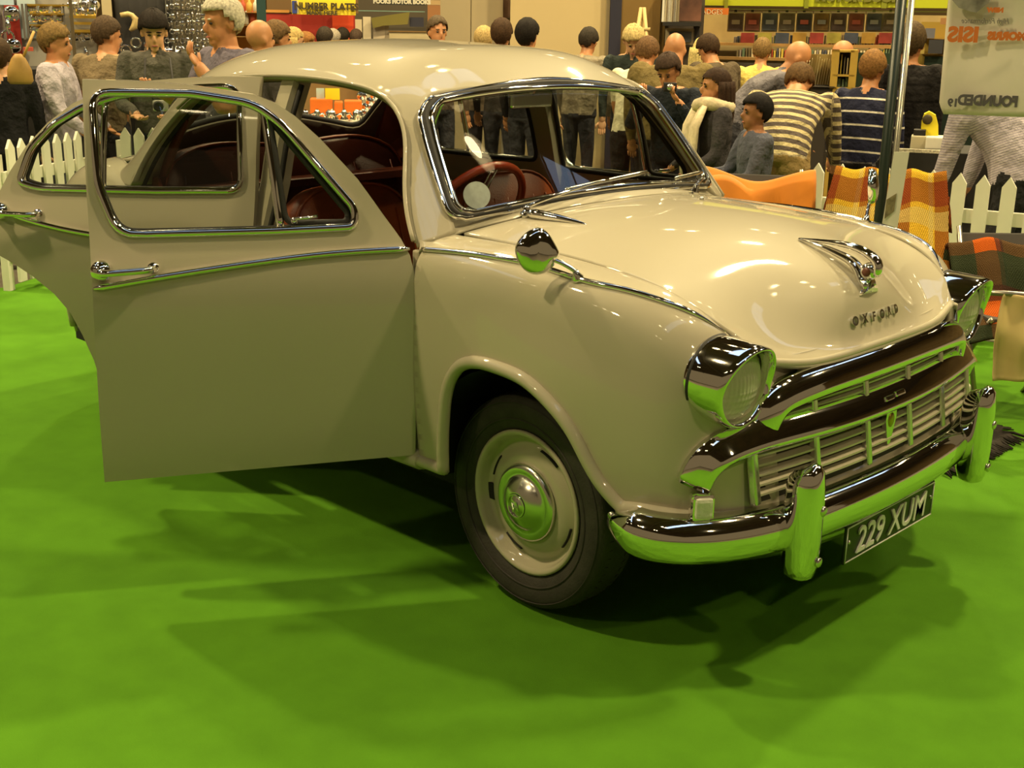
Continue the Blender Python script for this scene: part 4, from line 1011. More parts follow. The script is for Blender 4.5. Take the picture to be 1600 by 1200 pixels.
# ---- orange-lit stall behind the white-haired man
F_ = Frame(370, 14)
t = F_.thing('shelf_stall', 'orange-walled shelf stall beyond the white-haired man', 'stall')
F_.part('back_wall', C((.50,.20,.03)), t, 335,-60,412,75, .3, .05, floor=True)
for y in (18, 38, 56): F_.part('shelf', WOOD, t, 335,y,412,y+2.5, 0, .3)
for i in range(14):
    c = F_.uv(340+5*i, 38 if i%2 else 18, .05); m = MB(); m.lathe([(.03,0),(.03,.08),(.012,.11),(.012,.14),(0,.14)], 8, M=Matrix.Translation((c[0],.1,c[1])))
    tag(F_.put(m.build('bottle', C([(.7,.7,.6),(.7,.45,.1),(.5,.1,.05)][i%3]))), 'small bottle on the shelves of the orange-walled stall', 'bottle', 'bottles in the orange stall')
solo(F_, 'teal_post', 'dark teal stall post above the bald man by the car roof', 'post', TEAL, [(398,-60,416,26,-.6,.12)], floor=True)
# ---- number plate stall
G = Frame(485, 19)
t = G.thing('red_stall', 'dark red stall wall under the yellow number plates sign', 'stall')
G.part('wall', REDM, t, 414,21,556,90, 0, .06, floor=True); G.part('orange_curtain', C((.62,.06,.012)), t, 519,24,553,62, -.05, .03); G.part('counter_light', C((.55,.25,.05)), t, 414,15,452,20, -.02, .04)
G.part('upper_wall', C((.16,.09,.03)), t, 414,-60,560,21, .5, .05)
t = G.thing('number_plates_sign', 'yellow banner reading NUMBER PLATES MADE HERE', 'sign')
G.part('board', YEL, t, 455,-6,556,24, -.3, .02); G.part('blue_band', C((.03,.05,.25)), t, 456,1,464,21, -.33, .02); G.part('blue_band_white', C((.6,.6,.6)), t, 464.5,1,466,21, -.33, .02)
for x in (457, 553): G.part('hanging_strip', C((.1,.08,.04)), t, x,-60,x+1,-5, -.28, .01)
MT = lambda x, z, dep: Matrix.Translation((x, dep, z)) @ Matrix.Rotation(math.pi/2, 4, 'X')
def write(fr, par, name, txt, px, py, dep, hpx, mt, sx=1, mirror=False, shear=0, bold=0):
    c = fr.uv(px, py, dep); h = abs(fr.uv(px, py-hpx/2, dep)[1]-fr.uv(px, py+hpx/2, dep)[1])
    M = MT(c[0], c[1], dep-.004)
    if mirror: M = M @ Matrix.Diagonal((-1,1,1,1))
    return text_mesh(name, txt, h*1.38, mt, par, M, ext=.002, sx=sx, shear=shear, bold=bold)
INK = C((.05,.035,.01))
write(G, t, 'lettering', 'NUMBER PLATES', 510, 10.5, -.33, 10.5, INK, .96, bold=.006)
write(G, t, 'lettering', 'MADE HERE', 503, 20.5, -.33, 6.5, INK, 1.05, bold=.004)
# ---- pale drapes and counter
H_ = Frame(620, 22)
t = H_.thing('draped_stand', 'pale draped stand with an olive sheet and counter left of the column', 'stall')
H_.part('dark_back', C((.10,.08,.05)), t, 545,-60,700,70, .9, .05, floor=True)
for (x0,y0,x1,y1,c) in ((552,30,566,70,(.66,.55,.36)),(567,26,580,70,(.70,.60,.42)),(583,38,602,70,(.62,.52,.38)),(602,40,608,70,(.5,.42,.3))): H_.part('white_drape', C(c), t, x0,y0,x1,y1, .1, .05, floor=True)
m = MB(); P = [H_.uv(x,y,0) for (x,y) in ((580,28),(612,23),(640,19),(637,38),(600,40),(583,44))]; m.prism([(p[0], p[1]) for p in P], Matrix(((1,0,0,0),(0,0,-1,0),(0,1,0,0),(0,0,0,1))), .06); m.build('olive_sheet', C((.20,.17,.035)), t)
H_.part('counter', CREAM, t, 608,49,673,75, -.2, .5, floor=True); H_.part('counter_edge', WOOD, t, 607,48,674,50.5, -.23, .02)
H_.part('light_strip', C((.25,.45,.38)), t, 556,16,664,19, .3, .05); H_.part('dark_block', C((.03,.03,.05)), t, 640,27,662,42, .1, .1); H_.part('shelf_goods', C((.35,.16,.06)), t, 668,8,690,40, .2, .1); H_.part('shelf_goods', C((.5,.34,.16)), t, 668,0,690,8, .2, .1)
t = H_.thing('motor_books_sign', 'dark hanging sign with pale lettering reading POOKS MOTOR BOOKS', 'sign')
H_.part('board', C((.035,.035,.028)), t, 592,-14,664,8.5, -1.5, .05); write(H_, t, 'lettering', 'POOKS MOTOR BOOKS', 628, 3, -1.5, 6.4, C((.62,.58,.45)), .98, bold=.006)
for x in (595, 660): H_.part('hanging_strip', BLACK, t, x,-60,x+1,-13, -1.48, .01)
# ---- column and cream panels
I = Frame(735, 13)
solo(I, 'column', 'tall grey-beige square column above the car roof', 'column', C((.40,.33,.20), noise=(2,.05)), [(688,-70,735,80,0,.4),(737,-70,785,80,.01,.4),(735,-70,737,80,.03,.3)], floor=True)
solo(I, 'poster_strip', 'narrow dark poster strip beside the grey-beige column', 'poster', C((.16,.10,.07), noise=(6,.5)), [(786,-30,799,28,.1,.03)], floor=False)
t = I.thing('cream_screen', 'broad cream exhibition screen behind the short-haired man in grey', 'panel')
I.part('panel', C((.58,.46,.24), noise=(1.5,.04)), t, 799,-70,951,100, -.2, .06, floor=True); I.part('frame', C((.45,.36,.2)), t, 950,-70,955,100, -.22, .08, floor=True)
solo(I, 'hanging_rod', 'tall dark stall post right of the cream screen', 'post', C((.02,.02,.04)), [(957,-70,968,100,-.3,.06)], floor=True)
# ---- boards, easel and shelves
K = Frame(1010, 12.5)
t = K.thing('easel', 'pale wooden easel above the blond man', 'easel')
for (x0,y0,x1,y1) in ((1002,12,985,120),(1006,12,1016,120)):
    a = K.uv(x0,y0,-.1); b = K.uv(x1,y1,-.25); zb = 0; k = (a[1]-zb)/(a[1]-b[1]); m = MB(); m.tube([(a[0],-.1,a[1]),(a[0]+(b[0]-a[0])*k,-.1-.15*k,zb)], .02, 6); m.build('leg', C((.5,.36,.15)), t)
m = MB(); a = K.uv(1004,14,-.1); m.tube([(a[0],-.1,a[1]),(a[0],.5,0)], .02, 6); m.build('leg', C((.5,.36,.15)), t)
m = MB(); a = K.uv(988,46,-.15); b = K.uv(1016,46,-.15); m.tube([(a[0],-.16,a[1]),(b[0],-.16,b[1])], .018, 6); m.build('crossbar', C((.5,.36,.15)), t)
t = K.thing('picture_boards', 'stack of brown boards standing behind the easel', 'boards')
for i, (x0,x1,c) in enumerate(((966,1030,(.20,.12,.03)),(990,1038,(.26,.17,.05)),(1000,1042,(.30,.20,.07)))): K.part('board', C(c), t, x0,-50,x1,62, .3+.05*i, .03, floor=True)
t = K.thing('print_bin', 'black print bin with white-edged mounts and a dark picture', 'shelf')
K.part('shelf', BLACK, t, 1036,34,1096,41, 0, .3); K.part('back', C((.06,.045,.03)), t, 1034,-50,1096,100, .4, .03, floor=True); K.part('lower_frame', C((.35,.30,.2)), t, 1040,44,1084,70, .2, .03); K.part('lower_picture', C((.08,.09,.10)), t, 1046,49,1080,66, .17, .02)
K.part('leg', BLACK, t, 1084,41,1090,100, .2, .05, floor=True)
for i in range(8): K.part('mount', [WHITE, CREAM, C((.25,.2,.14))][i%3], t, 1037+3.1*i,-30,1039.2+3.1*i,34, .1, .2)
K.part('picture', C((.12,.05,.03), noise=(5,.6)), t, 1064,-30,1095,33, .05, .02)
# ---- motor book stall on the right
L_ = Frame(1250, 13.2)
t = L_.thing('book_stall', 'motor book stall with yellow-green fascia and hanging prints along its back', 'stall')
YG = C((.42,.46,.015), .5)
L_.part('fascia', YG, t, 1085,-60,1480,13, .2, .05); L_.part('fascia_edge', C((.14,.17,.01)), t, 1085,13,1480,19, .22, .05)
L_.part('back_wall', C((.40,.30,.13), noise=(4,.15)), t, 1085,19,1480,130, .9, .05, floor=True)
for x in (1136, 1262, 1384): L_.part('fascia_joint', C((.2,.22,.01)), t, x,-60,x+1,13, .18, .02)
L_.part('shelf', WOOD, t, 1085,70,1480,73, .35, .5); L_.part('shelf', WOOD, t, 1085,92,1480,96, .2, .6); L_.part('front', C((.05,.04,.03)), t, 1085,96,1480,130, .2, .05, floor=True)
L_.part('orange_sign', C((.60,.16,.02)), t, 1094,12,1138,23, .12, .03); write(L_, t, 'lettering', 'BADGES', 1110, 19, .12, 8, C((.75,.65,.4)), 1)
write(L_, t, 'lettering', 'MOTOR BOOKS', 1345, -4, .18, 13, C((.16,.16,.02)), 1.1, bold=.01)
pcol = [(.10,.07,.07),(.20,.07,.05),(.07,.08,.11),(.14,.12,.09),(.05,.05,.06),(.22,.14,.05)]
for i in range(10):
    x = 1139+27*i+rnd.uniform(-1,1); t2 = L_.thing('framed_print', ORD[i]+' framed car print from the left in the row under the yellow-green fascia', 'picture', 'framed prints along the book stall')
    L_.part('frame', C((.42,.36,.22)), t2, x-1.5,18,x+21.5,50, .5, .02); L_.part('print', C(pcol[i%6], noise=(9,.5)), t2, x,21,x+20,47.5, .47, .02); L_.part('car_picture', C(((.4,.35,.3),(.45,.12,.1),(.3,.33,.4))[i%3]), t2, x+4,31,x+16,38, .45, .01)
    L_.part('clip', BLACK, t2, x+8,15,x+12,19, .45, .02)
bcols = [(.55,.48,.30),(.35,.06,.03),(.05,.06,.10),(.70,.62,.40),(.12,.10,.05),(.45,.35,.05),(.10,.16,.10),(.25,.22,.2)]
bm0 = MB(); bm0.box((0,0,.5), (1,1,1), bev=.04); bk = bm0.build('book', C(bcols[0])); bkd = bk.data; bpy.data.objects.remove(bk)
def books(fr, x0, x1, y, hpx, dep, label, group, thick=(3,6), lean=0, cols=bcols):
    x = x0
    while x < x1:
        w = rnd.uniform(*thick); a = fr.uv(x, y, dep); b = fr.uv(x+w*.92, y-hpx*rnd.uniform(.8,1.05), dep)
        o = bpy.data.objects.new('book', bkd.copy()); COL.objects.link(o); o.data.materials.clear(); o.data.materials.append(C(rnd.choice(cols)))
        o.location = fr.o+fr.x*((a[0]+b[0])/2)+fr.n*(dep+.09)+Vector((0,0,a[1])); o.scale = (b[0]-a[0], .17, b[1]-a[1]); o.rotation_euler = (0, lean, fr.rz)
        tag(o, label, 'book', group); x += w
books(L_, 1146, 1392, 70, 15, .45, 'book standing on the upper shelf of the motor book stall', 'books on the upper shelf')
books(L_, 1150, 1480, 92, 16, .35, 'book standing on the lower shelf of the motor book stall', 'books on the lower shelf')
for i in range(9):
    x = 1158+27*i; o = solo(L_, 'display_book', ORD[i]+' face-out illustrated book from the left below the hanging prints', 'book', C(((.40,.06,.05),(.45,.40,.08),(.08,.10,.16),(.5,.3,.06))[i%4], noise=(7,.4)), [(x,51,x+20,68,.42,.02)], 'face-out books on the upper shelf')
# racks nearer the fence
Q = Frame(1280, 9.8)
t = Q.thing('magazine_rack', 'sloping rack packed with cream-edged magazines above the striped jumper', 'rack')
Q.part('tray', C((.05,.04,.03)), t, 1252,134,1304,137, 0, .3); Q.part('back', C((.30,.22,.07)), t, 1252,84,1304,134, .3, .03); Q.part('pedestal', C((.05,.04,.03)), t, 1256,137,1300,150, .02, .26, floor=True)
books(Q, 1254, 1299, 133, 46, .05, 'cream-edged magazine standing in the sloping rack', 'magazines in the sloping rack', (3.4,4.2), .10, [(.66,.56,.32),(.70,.62,.38),(.58,.48,.24)])
t = Q.thing('bookcase', 'small yellow wooden bookcase beside the magazine rack', 'bookcase')
PINE = C((.52,.34,.06), noise=(8,.15))
for (x0,y0,x1,y1) in ((1301,78,1306,150),(1330,78,1335,150)): Q.part('side', PINE, t, x0,y0,x1,y1, .02, .25, floor=True)
for y in (78,116,136): Q.part('shelf', PINE, t, 1301,y,1335,y+4, .02, .25)
Q.part('back', C((.35,.23,.05)), t, 1301,78,1335,150, .26, .02, floor=True)
books(Q, 1308, 1329, 116, 30, .06, 'book in the small yellow bookcase', 'books in the yellow bookcase', (4,7)); books(Q, 1308, 1329, 136, 15, .06, 'book in the small yellow bookcase', 'books in the yellow bookcase', (4,7))
solo(Q, 'dark_screen', 'plain dark green panel left of the boy in the navy striped jumper', 'panel', C((.02,.045,.025)), [(1336,82,1386,150,.3,.04)], floor=True)
# green board with yellow letters and the table in front of it
N = Frame(1460, 9.2)
t = N.thing('green_board', 'dark green board with yellow capitals half hidden by the hanging banner', 'sign')
N.part('board', C((.012,.028,.018)), t, 1445,88,1540,300, .1, .04, floor=True); YL = C((.75,.62,.10))
write(N, t, 'lettering', 'TA', 1464, 113, .1, 17, YL, 1, bold=.006); write(N, t, 'lettering', 'CO', 1459, 138, .1, 19, YL, 1, bold=.006)
t = N.thing('wall_cabinet', 'yellow-brown cabinet of goods above the dark green board', 'cabinet')
N.part('back', C((.40,.28,.05)), t, 1440,34,1540,88, .3, .04, floor=True); N.part('shelf', WOOD, t, 1440,60,1540,63, .1, .2); N.part('shelf', WOOD, t, 1440,85,1540,88, .1, .2)
for i, (x0,y0,x1,y1,c) in enumerate(((1424,56,1444,72,(.62,.55,.3)),(1452,62,1472,84,(.06,.06,.07)),(1446,44,1460,60,(.2,.2,.25)),(1470,28,1478,38,(.5,.25,.1)),(1420,74,1444,84,(.5,.38,.1)))):
    solo(N, 'carton', ('cream','black','grey','orange','tan')[i]+' carton on the shelves of the yellow-brown cabinet', 'box', C(c), [(x0,y0,x1,y1,.06,.12)])
M_ = Frame(1460, 7.9)
t = M_.thing('side_table', 'table under a black cloth left of the person in the pinstripe shirt', 'table')
a, b = M_.uv(1420,236), M_.uv(1560,236)
m = MB(); m.box(((a[0]+b[0])/2,.3,a[1]-.015), (b[0]-a[0],.62,.03)); m.build('tabletop', BLACK, t)
m = MB(); m.box(((a[0]+b[0])/2,-.01,a[1]/2), (b[0]-a[0],.02,a[1])); m.build('black_cloth', BLACK, t)
m = MB(); m.box(((a[0]+b[0])/2-.2,-.006,a[1]+.004), ((b[0]-a[0])*.5,.03,.02)); m.build('lace_edge', C((.55,.5,.38), noise=(80,.6)), t)
sp_ = [(M_.uv(1440+x,y,.2)[0], M_.uv(1440+x,y,.2)[1]) for (x,y) in ((-2,215),(0,190),(4,178),(12,174),(22,180),(26,196),(26,216))]
m = MB(); m.prism(sp_, Matrix(((1,0,0,.0),(0,0,-1,.28),(0,1,0,0),(0,0,0,1))), .10); o = M_.put(m.build('yellow_bag', C((.75,.62,.02), noise=(9,.1)))); tag(o, 'bright yellow carrier bag with a dark oval emblem standing on the black table', 'bag'); 
m = MB(); c = M_.uv(1449,187,.16); m.lathe([(.030,0),(.030,.003),(0,.003)], 18, M=MT(c[0],c[1],.175)); m.build('oval_emblem', INK, o)
solo(M_, 'white_box', 'white cardboard box on the black side table', 'box', WHITE, [(1447,214,1476,235,.05,.2)], bev=.01)
solo(M_, 'grey_box', 'small pale box standing left of the white cardboard box', 'box', C((.5,.45,.3)), [(1424,212,1446,235,.08,.15)], bev=.01)
solo(M_, 'black_case', 'small black case stacked on the pale box', 'box', BLACK, [(1428,203,1446,212,.10,.12)])
m = MB(); c = M_.uv(1487,234,.08); m.lathe([(.028,0),(.036,.075),(.034,.075),(.026,.004),(0,.004)], 16, M=Matrix.Translation((c[0],.08,c[1]))); tag(M_.put(m.build('paper_cup', WHITE)), 'white paper cup at the right end of the black side table', 'cup')
# ---- the lit table seen through the car's rear window
O = Frame(545, 10.2)
t = O.thing('parts_table', 'lit stall table with a black cloth seen through the rear window', 'table')
a, b = O.uv(380,195), O.uv(680,195)
m = MB(); m.box(((a[0]+b[0])/2,.4,a[1]-.02), (b[0]-a[0],.85,.04)); m.build('tabletop', WHITE, t)
m = MB(); m.box(((a[0]+b[0])/2,-.03,a[1]/2-.01), (b[0]-a[0],.02,a[1]-.02)); m.build('black_cloth', BLACK, t)
for i, (x0,x1,y0) in enumerate(((484,520,155),(522,536,160),(538,566,158))):
    o = solo(O, 'parts_crate', ('long','small','deep')[i]+' orange plastic parts crate on the lit table', 'crate', C((.75,.16,.012)), [(x0,y0,x1,188,.45,.25)], 'orange parts crates on the lit table', bev=.01)
solo(O, 'white_board', 'white pegboard of hanging gaskets seen through the rear window', 'display', C((.72,.66,.50)), [(560,120,640,192,.9,.03)], floor=True)
hung(O, [(564+7*i, 150+9*j) for i in range(6) for j in range(4)], .86, 'dark ring gasket hung on the white pegboard', 'gaskets on the white pegboard', 1.2)
solo(O, 'price_card', 'bright yellow price card above the orange crates', 'sign', C((.9,.75,.02)), [(508,138,531,156,.5,.02)])
solo(O, 'pale_card', 'pale blue card beside the yellow price card', 'sign', C((.55,.70,.70)), [(494,138,507,156,.52,.02)])
solo(O, 'brown_board', 'brown display board behind the orange crates', 'panel', C((.28,.18,.07)), [(470,110,562,180,.95,.03)], floor=True)
_hm.clear()
for i in range(9):
    x = 482+14*i; c = O.uv(x,190,.12); m = MB(); m.lathe([(.03,0),(.038,.02),(.02,.05),(.03,.07),(.012,.10),(0,.10)], 12, M=Matrix.Translation((c[0],.12,c[1])) @ Matrix.Rotation(.3*(i%3-1),4,'Y')); m.tube([(c[0],.12,c[1]+.05),(c[0]+.05,.10,c[1]+.07),(c[0]+.07,.1,c[1]+.03)], .008, 6)
    tag(O.put(m.build('chrome_part', CHROME)), ORD[i]+' chrome car part from the left on the lit table', 'car part', 'chrome parts on the lit table')
for i, x in enumerate((487,513,531,572)): solo(O, 'price_tag', ORD[i]+' small cream price tag from the left on the lit table', 'tag', C((.8,.74,.5)), [(x,190,x+10,196,-.02,.01)], 'price tags on the lit table')
# ================================================================== PEOPLE
SKIN = {'pale': mat('skin_pale', (.62,.34,.18), .5, noise=(20,.08)), 'tan': mat('skin_tan', (.50,.23,.10), .5, noise=(20,.08)), 'brown': mat('skin_brown', (.33,.15,.07), .5, noise=(20,.08))}
EYE = mat('eye_dark', (.02,.015,.012), .3); LIP = mat('lip', (.33,.10,.07), .5); SHOE = mat('shoe_black', (.02,.018,.016), .5)
_cm = {}
def cloth(col, stripe=None, name='cloth'):
    k = (col, stripe)
    if k in _cm: return _cm[k]
    m = mat(name+'_%d' % len(_cm), col, .85, noise=(9,.25), bump=(9,1.0), spec=.2)
    m.node_tree.nodes['Bump'].inputs['Distance'].default_value = .05
    if stripe:
        nt = m.node_tree; b = nt.nodes['Principled BSDF']; at = nt.nodes.new('ShaderNodeAttribute'); at.attribute_name = 'along'
        ma = nt.nodes.new('ShaderNodeMath'); ma.operation = 'MULTIPLY'; ma.inputs[1].default_value = stripe[1]; fr = nt.nodes.new('ShaderNodeMath'); fr.operation = 'FRACT'
        gt = nt.nodes.new('ShaderNodeMath'); gt.operation = 'GREATER_THAN'; gt.inputs[1].default_value = stripe[2]
        mx = nt.nodes.new('ShaderNodeMix'); mx.data_type = 'RGBA'; src = b.inputs['Base Color'].links[0].from_socket
        nt.links.new(at.outputs['Fac'], ma.inputs[0]); nt.links.new(ma.outputs[0], fr.inputs[0]); nt.links.new(fr.outputs[0], gt.inputs[0]); nt.links.new(gt.outputs[0], mx.inputs[0])
        nt.links.new(src, mx.inputs[6]); mx.inputs[7].default_value = (*stripe[0], 1); nt.links.new(mx.outputs[2], b.inputs['Base Color'])
    _cm[k] = m; return m
HAIRC = {}
def hairm(col):
    if col not in HAIRC: HAIRC[col] = mat('hair_%d' % len(HAIRC), col, .7, noise=(70,.5), bump=(150,.22), spec=.15)
    return HAIRC[col]
def ringloft(sec, n=14):
    """sec: list of (centre, u-axis, v-axis) ellipses -> closed surface"""
    v = []; f = []
    for (c, u, w) in sec:
        for j in range(n):
            a = 2*math.pi*j/n; v.append(c+u*math.cos(a)+w*math.sin(a))
    for i in range(len(sec)-1):
        for j in range(n): f.append((i*n+j, i*n+(j+1)%n, (i+1)*n+(j+1)%n, (i+1)*n+j))
    f += [tuple(range(n))[::-1], tuple((len(sec)-1)*n+j for j in range(n))]
    return v, f
def limb(mb, pts, rad, n=10):
    P = [Vector(p) for p in cspl(pts, 3*(len(pts)-1)+1)] if len(pts) > 2 else [Vector(p) for p in pts]
    t = np.linspace(0, len(rad)-1, len(P)); rr = np.interp(t, range(len(rad)), rad)
    mb.tube(P, list(rr), n); mb.ell(P[0], (rr[0],)*3, 8, 6); mb.ell(P[-1], (rr[-1],)*3, 8, 6)
    return P
def person(label, px, ytop, d, face=180, lean=0, top=(.2,.2,.2), legs=(.05,.05,.06), hair=(.06,.035,.02), style='short', skin='pale', sleeve='long', head=(0,0,0), armL=None, armR=None, build=1.0, height=None, stripe=None, fine=False, coat=0, squat=0, group='visitors browsing round the stalls', xy=None):
    """face: 0 looks at the camera, 90 to picture right, 180 away; head=(turn, nod, tilt) in degrees; arms: (upper dir, fore dir) in body axes"""
    q = at_dist(px, ytop, d); base = Vector((q.x, q.y, 0 if inside((q.x, q.y), STAND) else -.02))
    toc = math.atan2(CAMP.y-q.y, CAMP.x-q.x); rz = toc+R(face)
    ln = R(lean)
    if height is None:
        hh = q.z+.02+squat; height = hh/(.50+.50*math.cos(ln)) if lean else hh
    H = height; s = H/1.75; B = build*s
    hipz = .52*H-squat
    # spine: bend forward from the hips
    def sp(t):   # t 0 hip .. 1 shoulder line
        a = ln*(.35+.65*t); L = .305*H*t
        return Vector((math.sin(a)*L, 0, hipz+math.cos(a)*L))
    def spd(t): a = ln*(.35+.65*min(1,t)); return Vector((math.sin(a),0,math.cos(a)))
    prim = MB(); samp = []       # samples: point, region, along
    def S(p, reg, al): samp.append((p.x, p.y, p.z, reg, al))
    secs = []
    prof = [(-.10,.150,.105),(0,.172,.118),(.22,.162,.112),(.45,.165,.112),(.70,.190,.120),(.90,.206,.108),(1.0,.188,.088),(1.07,.11,.066)]
    for (t, w, dd) in prof:
        c = sp(max(t,0)) if t >= 0 else sp(0)+Vector((0,0,t*.3)); ax = spd(t); u = Vector((0,1,0))*(w+coat)*B; v = ax.cross(Vector((0,1,0))).normalized()*(dd+coat)*B*-1
        secs.append((c, u, v))
    vv, ff = ringloft(secs); prim.add(vv, ff)
    for t in np.linspace(-.12, 1.06, 14):
        c = sp(max(t,0))+(Vector((0,0,t*.3)) if t < 0 else Vector()); r = 0 if t > .02 else 1
        for w in (-.13,-.06,.06,.13):
            for dd in (-.1,.1): S(c+Vector((0,w*B,0))+spd(t).cross(Vector((0,1,0)))*dd*B, r, t*.305*H)
    # legs
    for sg in (1,-1):
        hip = sp(0)+Vector((-.01,sg*.085*B,-.03)); kn = Vector((.03+squat*.55, sg*.095*B, (hipz-.0)*.52)); an = Vector((-.02, sg*.10*B, .09*s))
        P = limb(prim, [hip, kn, an], [.092*B,.062*B,.047*B]); 
        for i, p in enumerate(P): S(p+Vector((.05*B,0,0)), 1, i*.1); S(p-Vector((.05*B,0,0)), 1, i*.1); S(p+Vector((0,sg*.06*B,0)), 1, i*.1)
        prim.ell(an+Vector((.06*s,0,-.045*s)), (.125*s,.045*s,.045*s), 12, 8)
        for x in (-.05,.05,.15): S(an+Vector((x*s,0,-.05*s)), 4, 0)
    # arms
    hands = []
    for sg, arm in ((1, armL), (-1, armR)):
        sh = sp(.945)+Vector((0,sg*.196*B,0)); u, w = arm if arm else ((.08,.20,-1),(.28,.02,-1))
        u = Vector((u[0], u[1]*sg, u[2])).normalized(); w = Vector((w[0], w[1]*sg, w[2])).normalized()
        el = sh+u*.165*H; wr = el+w*.145*H
        P = limb(prim, [sh, sh.lerp(el,.5)+Vector((0,sg*.006,0)), el, el.lerp(wr,.5), wr], [(.066+coat*.6)*B,(.056+coat*.6)*B,(.045+coat*.5)*B,(.041+coat*.4)*B,.031*B])
        for i, p in enumerate(P):
            t = i/(len(P)-1); reg = 0 if (sleeve == 'long' and t < .97) or (sleeve == 'short' and t < .36) else 2
            for o in (Vector((.035,0,0)), Vector((-.035,0,0)), Vector((0,.035,0)), Vector((0,-.035,0))): S(p+o*B, reg, .30-t*.31*H+.2)
        hands.append((wr, w, sg))
    # neck and head
    nb = sp(1.0); hd_y, hd_p, hd_t = (R(a) for a in head)
    hp = ln*1.0+hd_p; hax = Vector((math.sin(hp),0,math.cos(hp)))
    hc = nb+spd(1)*.030*H+hax*.070*H+Vector((.012,0,0))
    RH = Matrix.Rotation(hd_y,3,'Z') @ Matrix.Rotation(hp,3,'Y') @ Matrix.Rotation(hd_t,3,'X')
    hs = .132*H/.232*1.04
    P = limb(prim, [nb-spd(1)*.02, hc-hax*.05*s], [.066*B,.058*B])
    for p in P: 
        for o in (.04,-.04): S(p+Vector((o,0,.03)), 2, 0); S(p+Vector((0,o,.03)), 2, 0)
    def HP(x, y, z): return hc+RH @ Vector((x*hs, y*hs, z*hs))
    prim.ell(hc+RH @ Vector((-.008,0,.028))*hs, (.098*hs,.078*hs,.100*hs), 20, 14, rot=RH)        # skull
    prim.ell(HP(.024,0,-.045), (.068*hs,.060*hs,.075*hs), 16, 12, rot=RH)                          # face and jaw
    prim.ell(HP(.068,0,-.098), (.024*hs,.026*hs,.020*hs), 10, 8, rot=RH)                           # chin
    prim.ell(HP(.100,0,-.022), (.020*hs,.013*hs,.026*hs), 10, 8, rot=RH)                           # nose
    prim.ell(HP(.078,0,.022), (.016*hs,.050*hs,.014*hs), 12, 8, rot=RH)                            # brow
    prim.ell(HP(.086,0,-.068), (.012*hs,.024*hs,.014*hs), 10, 8, rot=RH)                           # mouth
    for sg in (1,-1): prim.ell(HP(-.008,sg*.080,-.012), (.020*hs,.010*hs,.032*hs), 10, 8, rot=RH)  # ears
    for (x,y,z) in ((.09,0,0),(.09,0,-.07),(.05,.06,-.05),(.05,-.06,-.05),(-.09,0,.03),(-.03,.075,.0),(-.03,-.075,.0),(0,0,.12),(-.07,0,-.06),(.08,0,.08),(.03,0,-.12),(-.06,.06,.08),(-.06,-.06,.08)): S(HP(x,y,z), 3, 0)
    # fuse the body into one continuous skin
    me = bpy.data.meshes.new('body'); me.from_pydata(prim.v, [], prim.f); me.update()
    t = bpy.data.objects.new('t', me); COL.objects.link(t); md = t.modifiers.new('r','REMESH'); md.mode = 'VOXEL'; md.voxel_size = (.0085 if fine else .0125); md.use_smooth_shade = True
    ms = t.modifiers.new('s','SMOOTH'); ms.iterations = 3 if fine else 2; ms.factor = .5
    bm_ = bpy.data.meshes.new_from_object(t.evaluated_get(bpy.context.evaluated_depsgraph_get())); bpy.data.objects.remove(t); bpy.data.meshes.remove(me)
    bm_.materials.clear(); nv = len(bm_.vertices); co_ = np.empty(nv*3); bm_.vertices.foreach_get('co', co_); co_ = co_.reshape(-1,3)
    SA = np.array(samp); D = None; idx = np.empty(nv, int)
    for a in range(0, nv, 4000):
        q_ = co_[a:a+4000]; idx[a:a+4000] = np.argmin(((q_[:,None,:]-SA[None,:,:3])**2).sum(2), axis=1)
    reg = SA[idx,3].astype(int); al = SA[idx,4]
    # finer 'along' for stripes: project onto the spine for torso vertices
    if stripe:
        ts = np.linspace(-.1,1.1,60); sps = np.array([tuple(sp(max(x,0))) for x in ts]); k = np.argmin(((co_[:,None,:]-sps[None])**2).sum(2), axis=1); tor = (reg == 0) & (np.abs(co_[:,1]) < .22*B); al = np.where(tor, ts[k]*.305*H+((co_-sps[k])@np.array(spd(.6)))*.9, co_[:,2]*.9)
    reg[reg == 3] = 2
    pl = np.empty(len(bm_.loops), int); bm_.loops.foreach_get('vertex_index', pl); st = np.empty(len(bm_.polygons), int); bm_.polygons.foreach_get('loop_start', st)
    mi = reg[pl[st]]
    # hands, eyes and lips join the same mesh
    ex = MB()
    for (wr, w, sg) in hands:
        z = w; y = Vector((0,0,1)).cross(z); y = y.normalized() if y.length > .1 else Vector((0,1,0)); x = y.cross(z)
        k = s*1.0; c = wr+z*.045*k
        ex.ell(c, (.040*k,.016*k,.050*k), 12, 8, mi=2, rot=Matrix((y, x, z)).transposed())
        for i, (o, L) in enumerate(((-.028,.062),(-.010,.072),(.009,.068),(.027,.054))):
            a = c+y*o*k+z*.038*k; b = a+z*L*.5*k-x*.010*k; e = b+z*L*.36*k-x*.024*k
            ex.tube([a, b, e], [.0092*k,.0086*k,.0070*k], 6, mi=2)
        a = c+y*(-.032)*k-z*.015*k; ex.tube([a, a-y*.022*k+z*.022*k-x*.008*k, a-y*.026*k+z*.05*k-x*.02*k], [.0115*k,.0105*k,.008*k], 6, mi=2)
    for sg in (1,-1):
        ex.ell(HP(.0835,sg*.031,.002), (.008*hs,.013*hs,.007*hs), 8, 6, mi=3, rot=RH)
        ex.ell(HP(.090,sg*.032,.024), (.007*hs,.020*hs,.005*hs), 8, 6, mi=6, rot=RH)
    ex.ell(HP(.0955,0,-.067), (.006*hs,.022*hs,.006*hs), 10, 6, mi=5, rot=RH)
    name = 'person'
    b2 = bmesh.new(); b2.from_mesh(bm_); n0 = len(b2.verts)
    xv = [b2.verts.new(p) for p in ex.v]
    xf = []
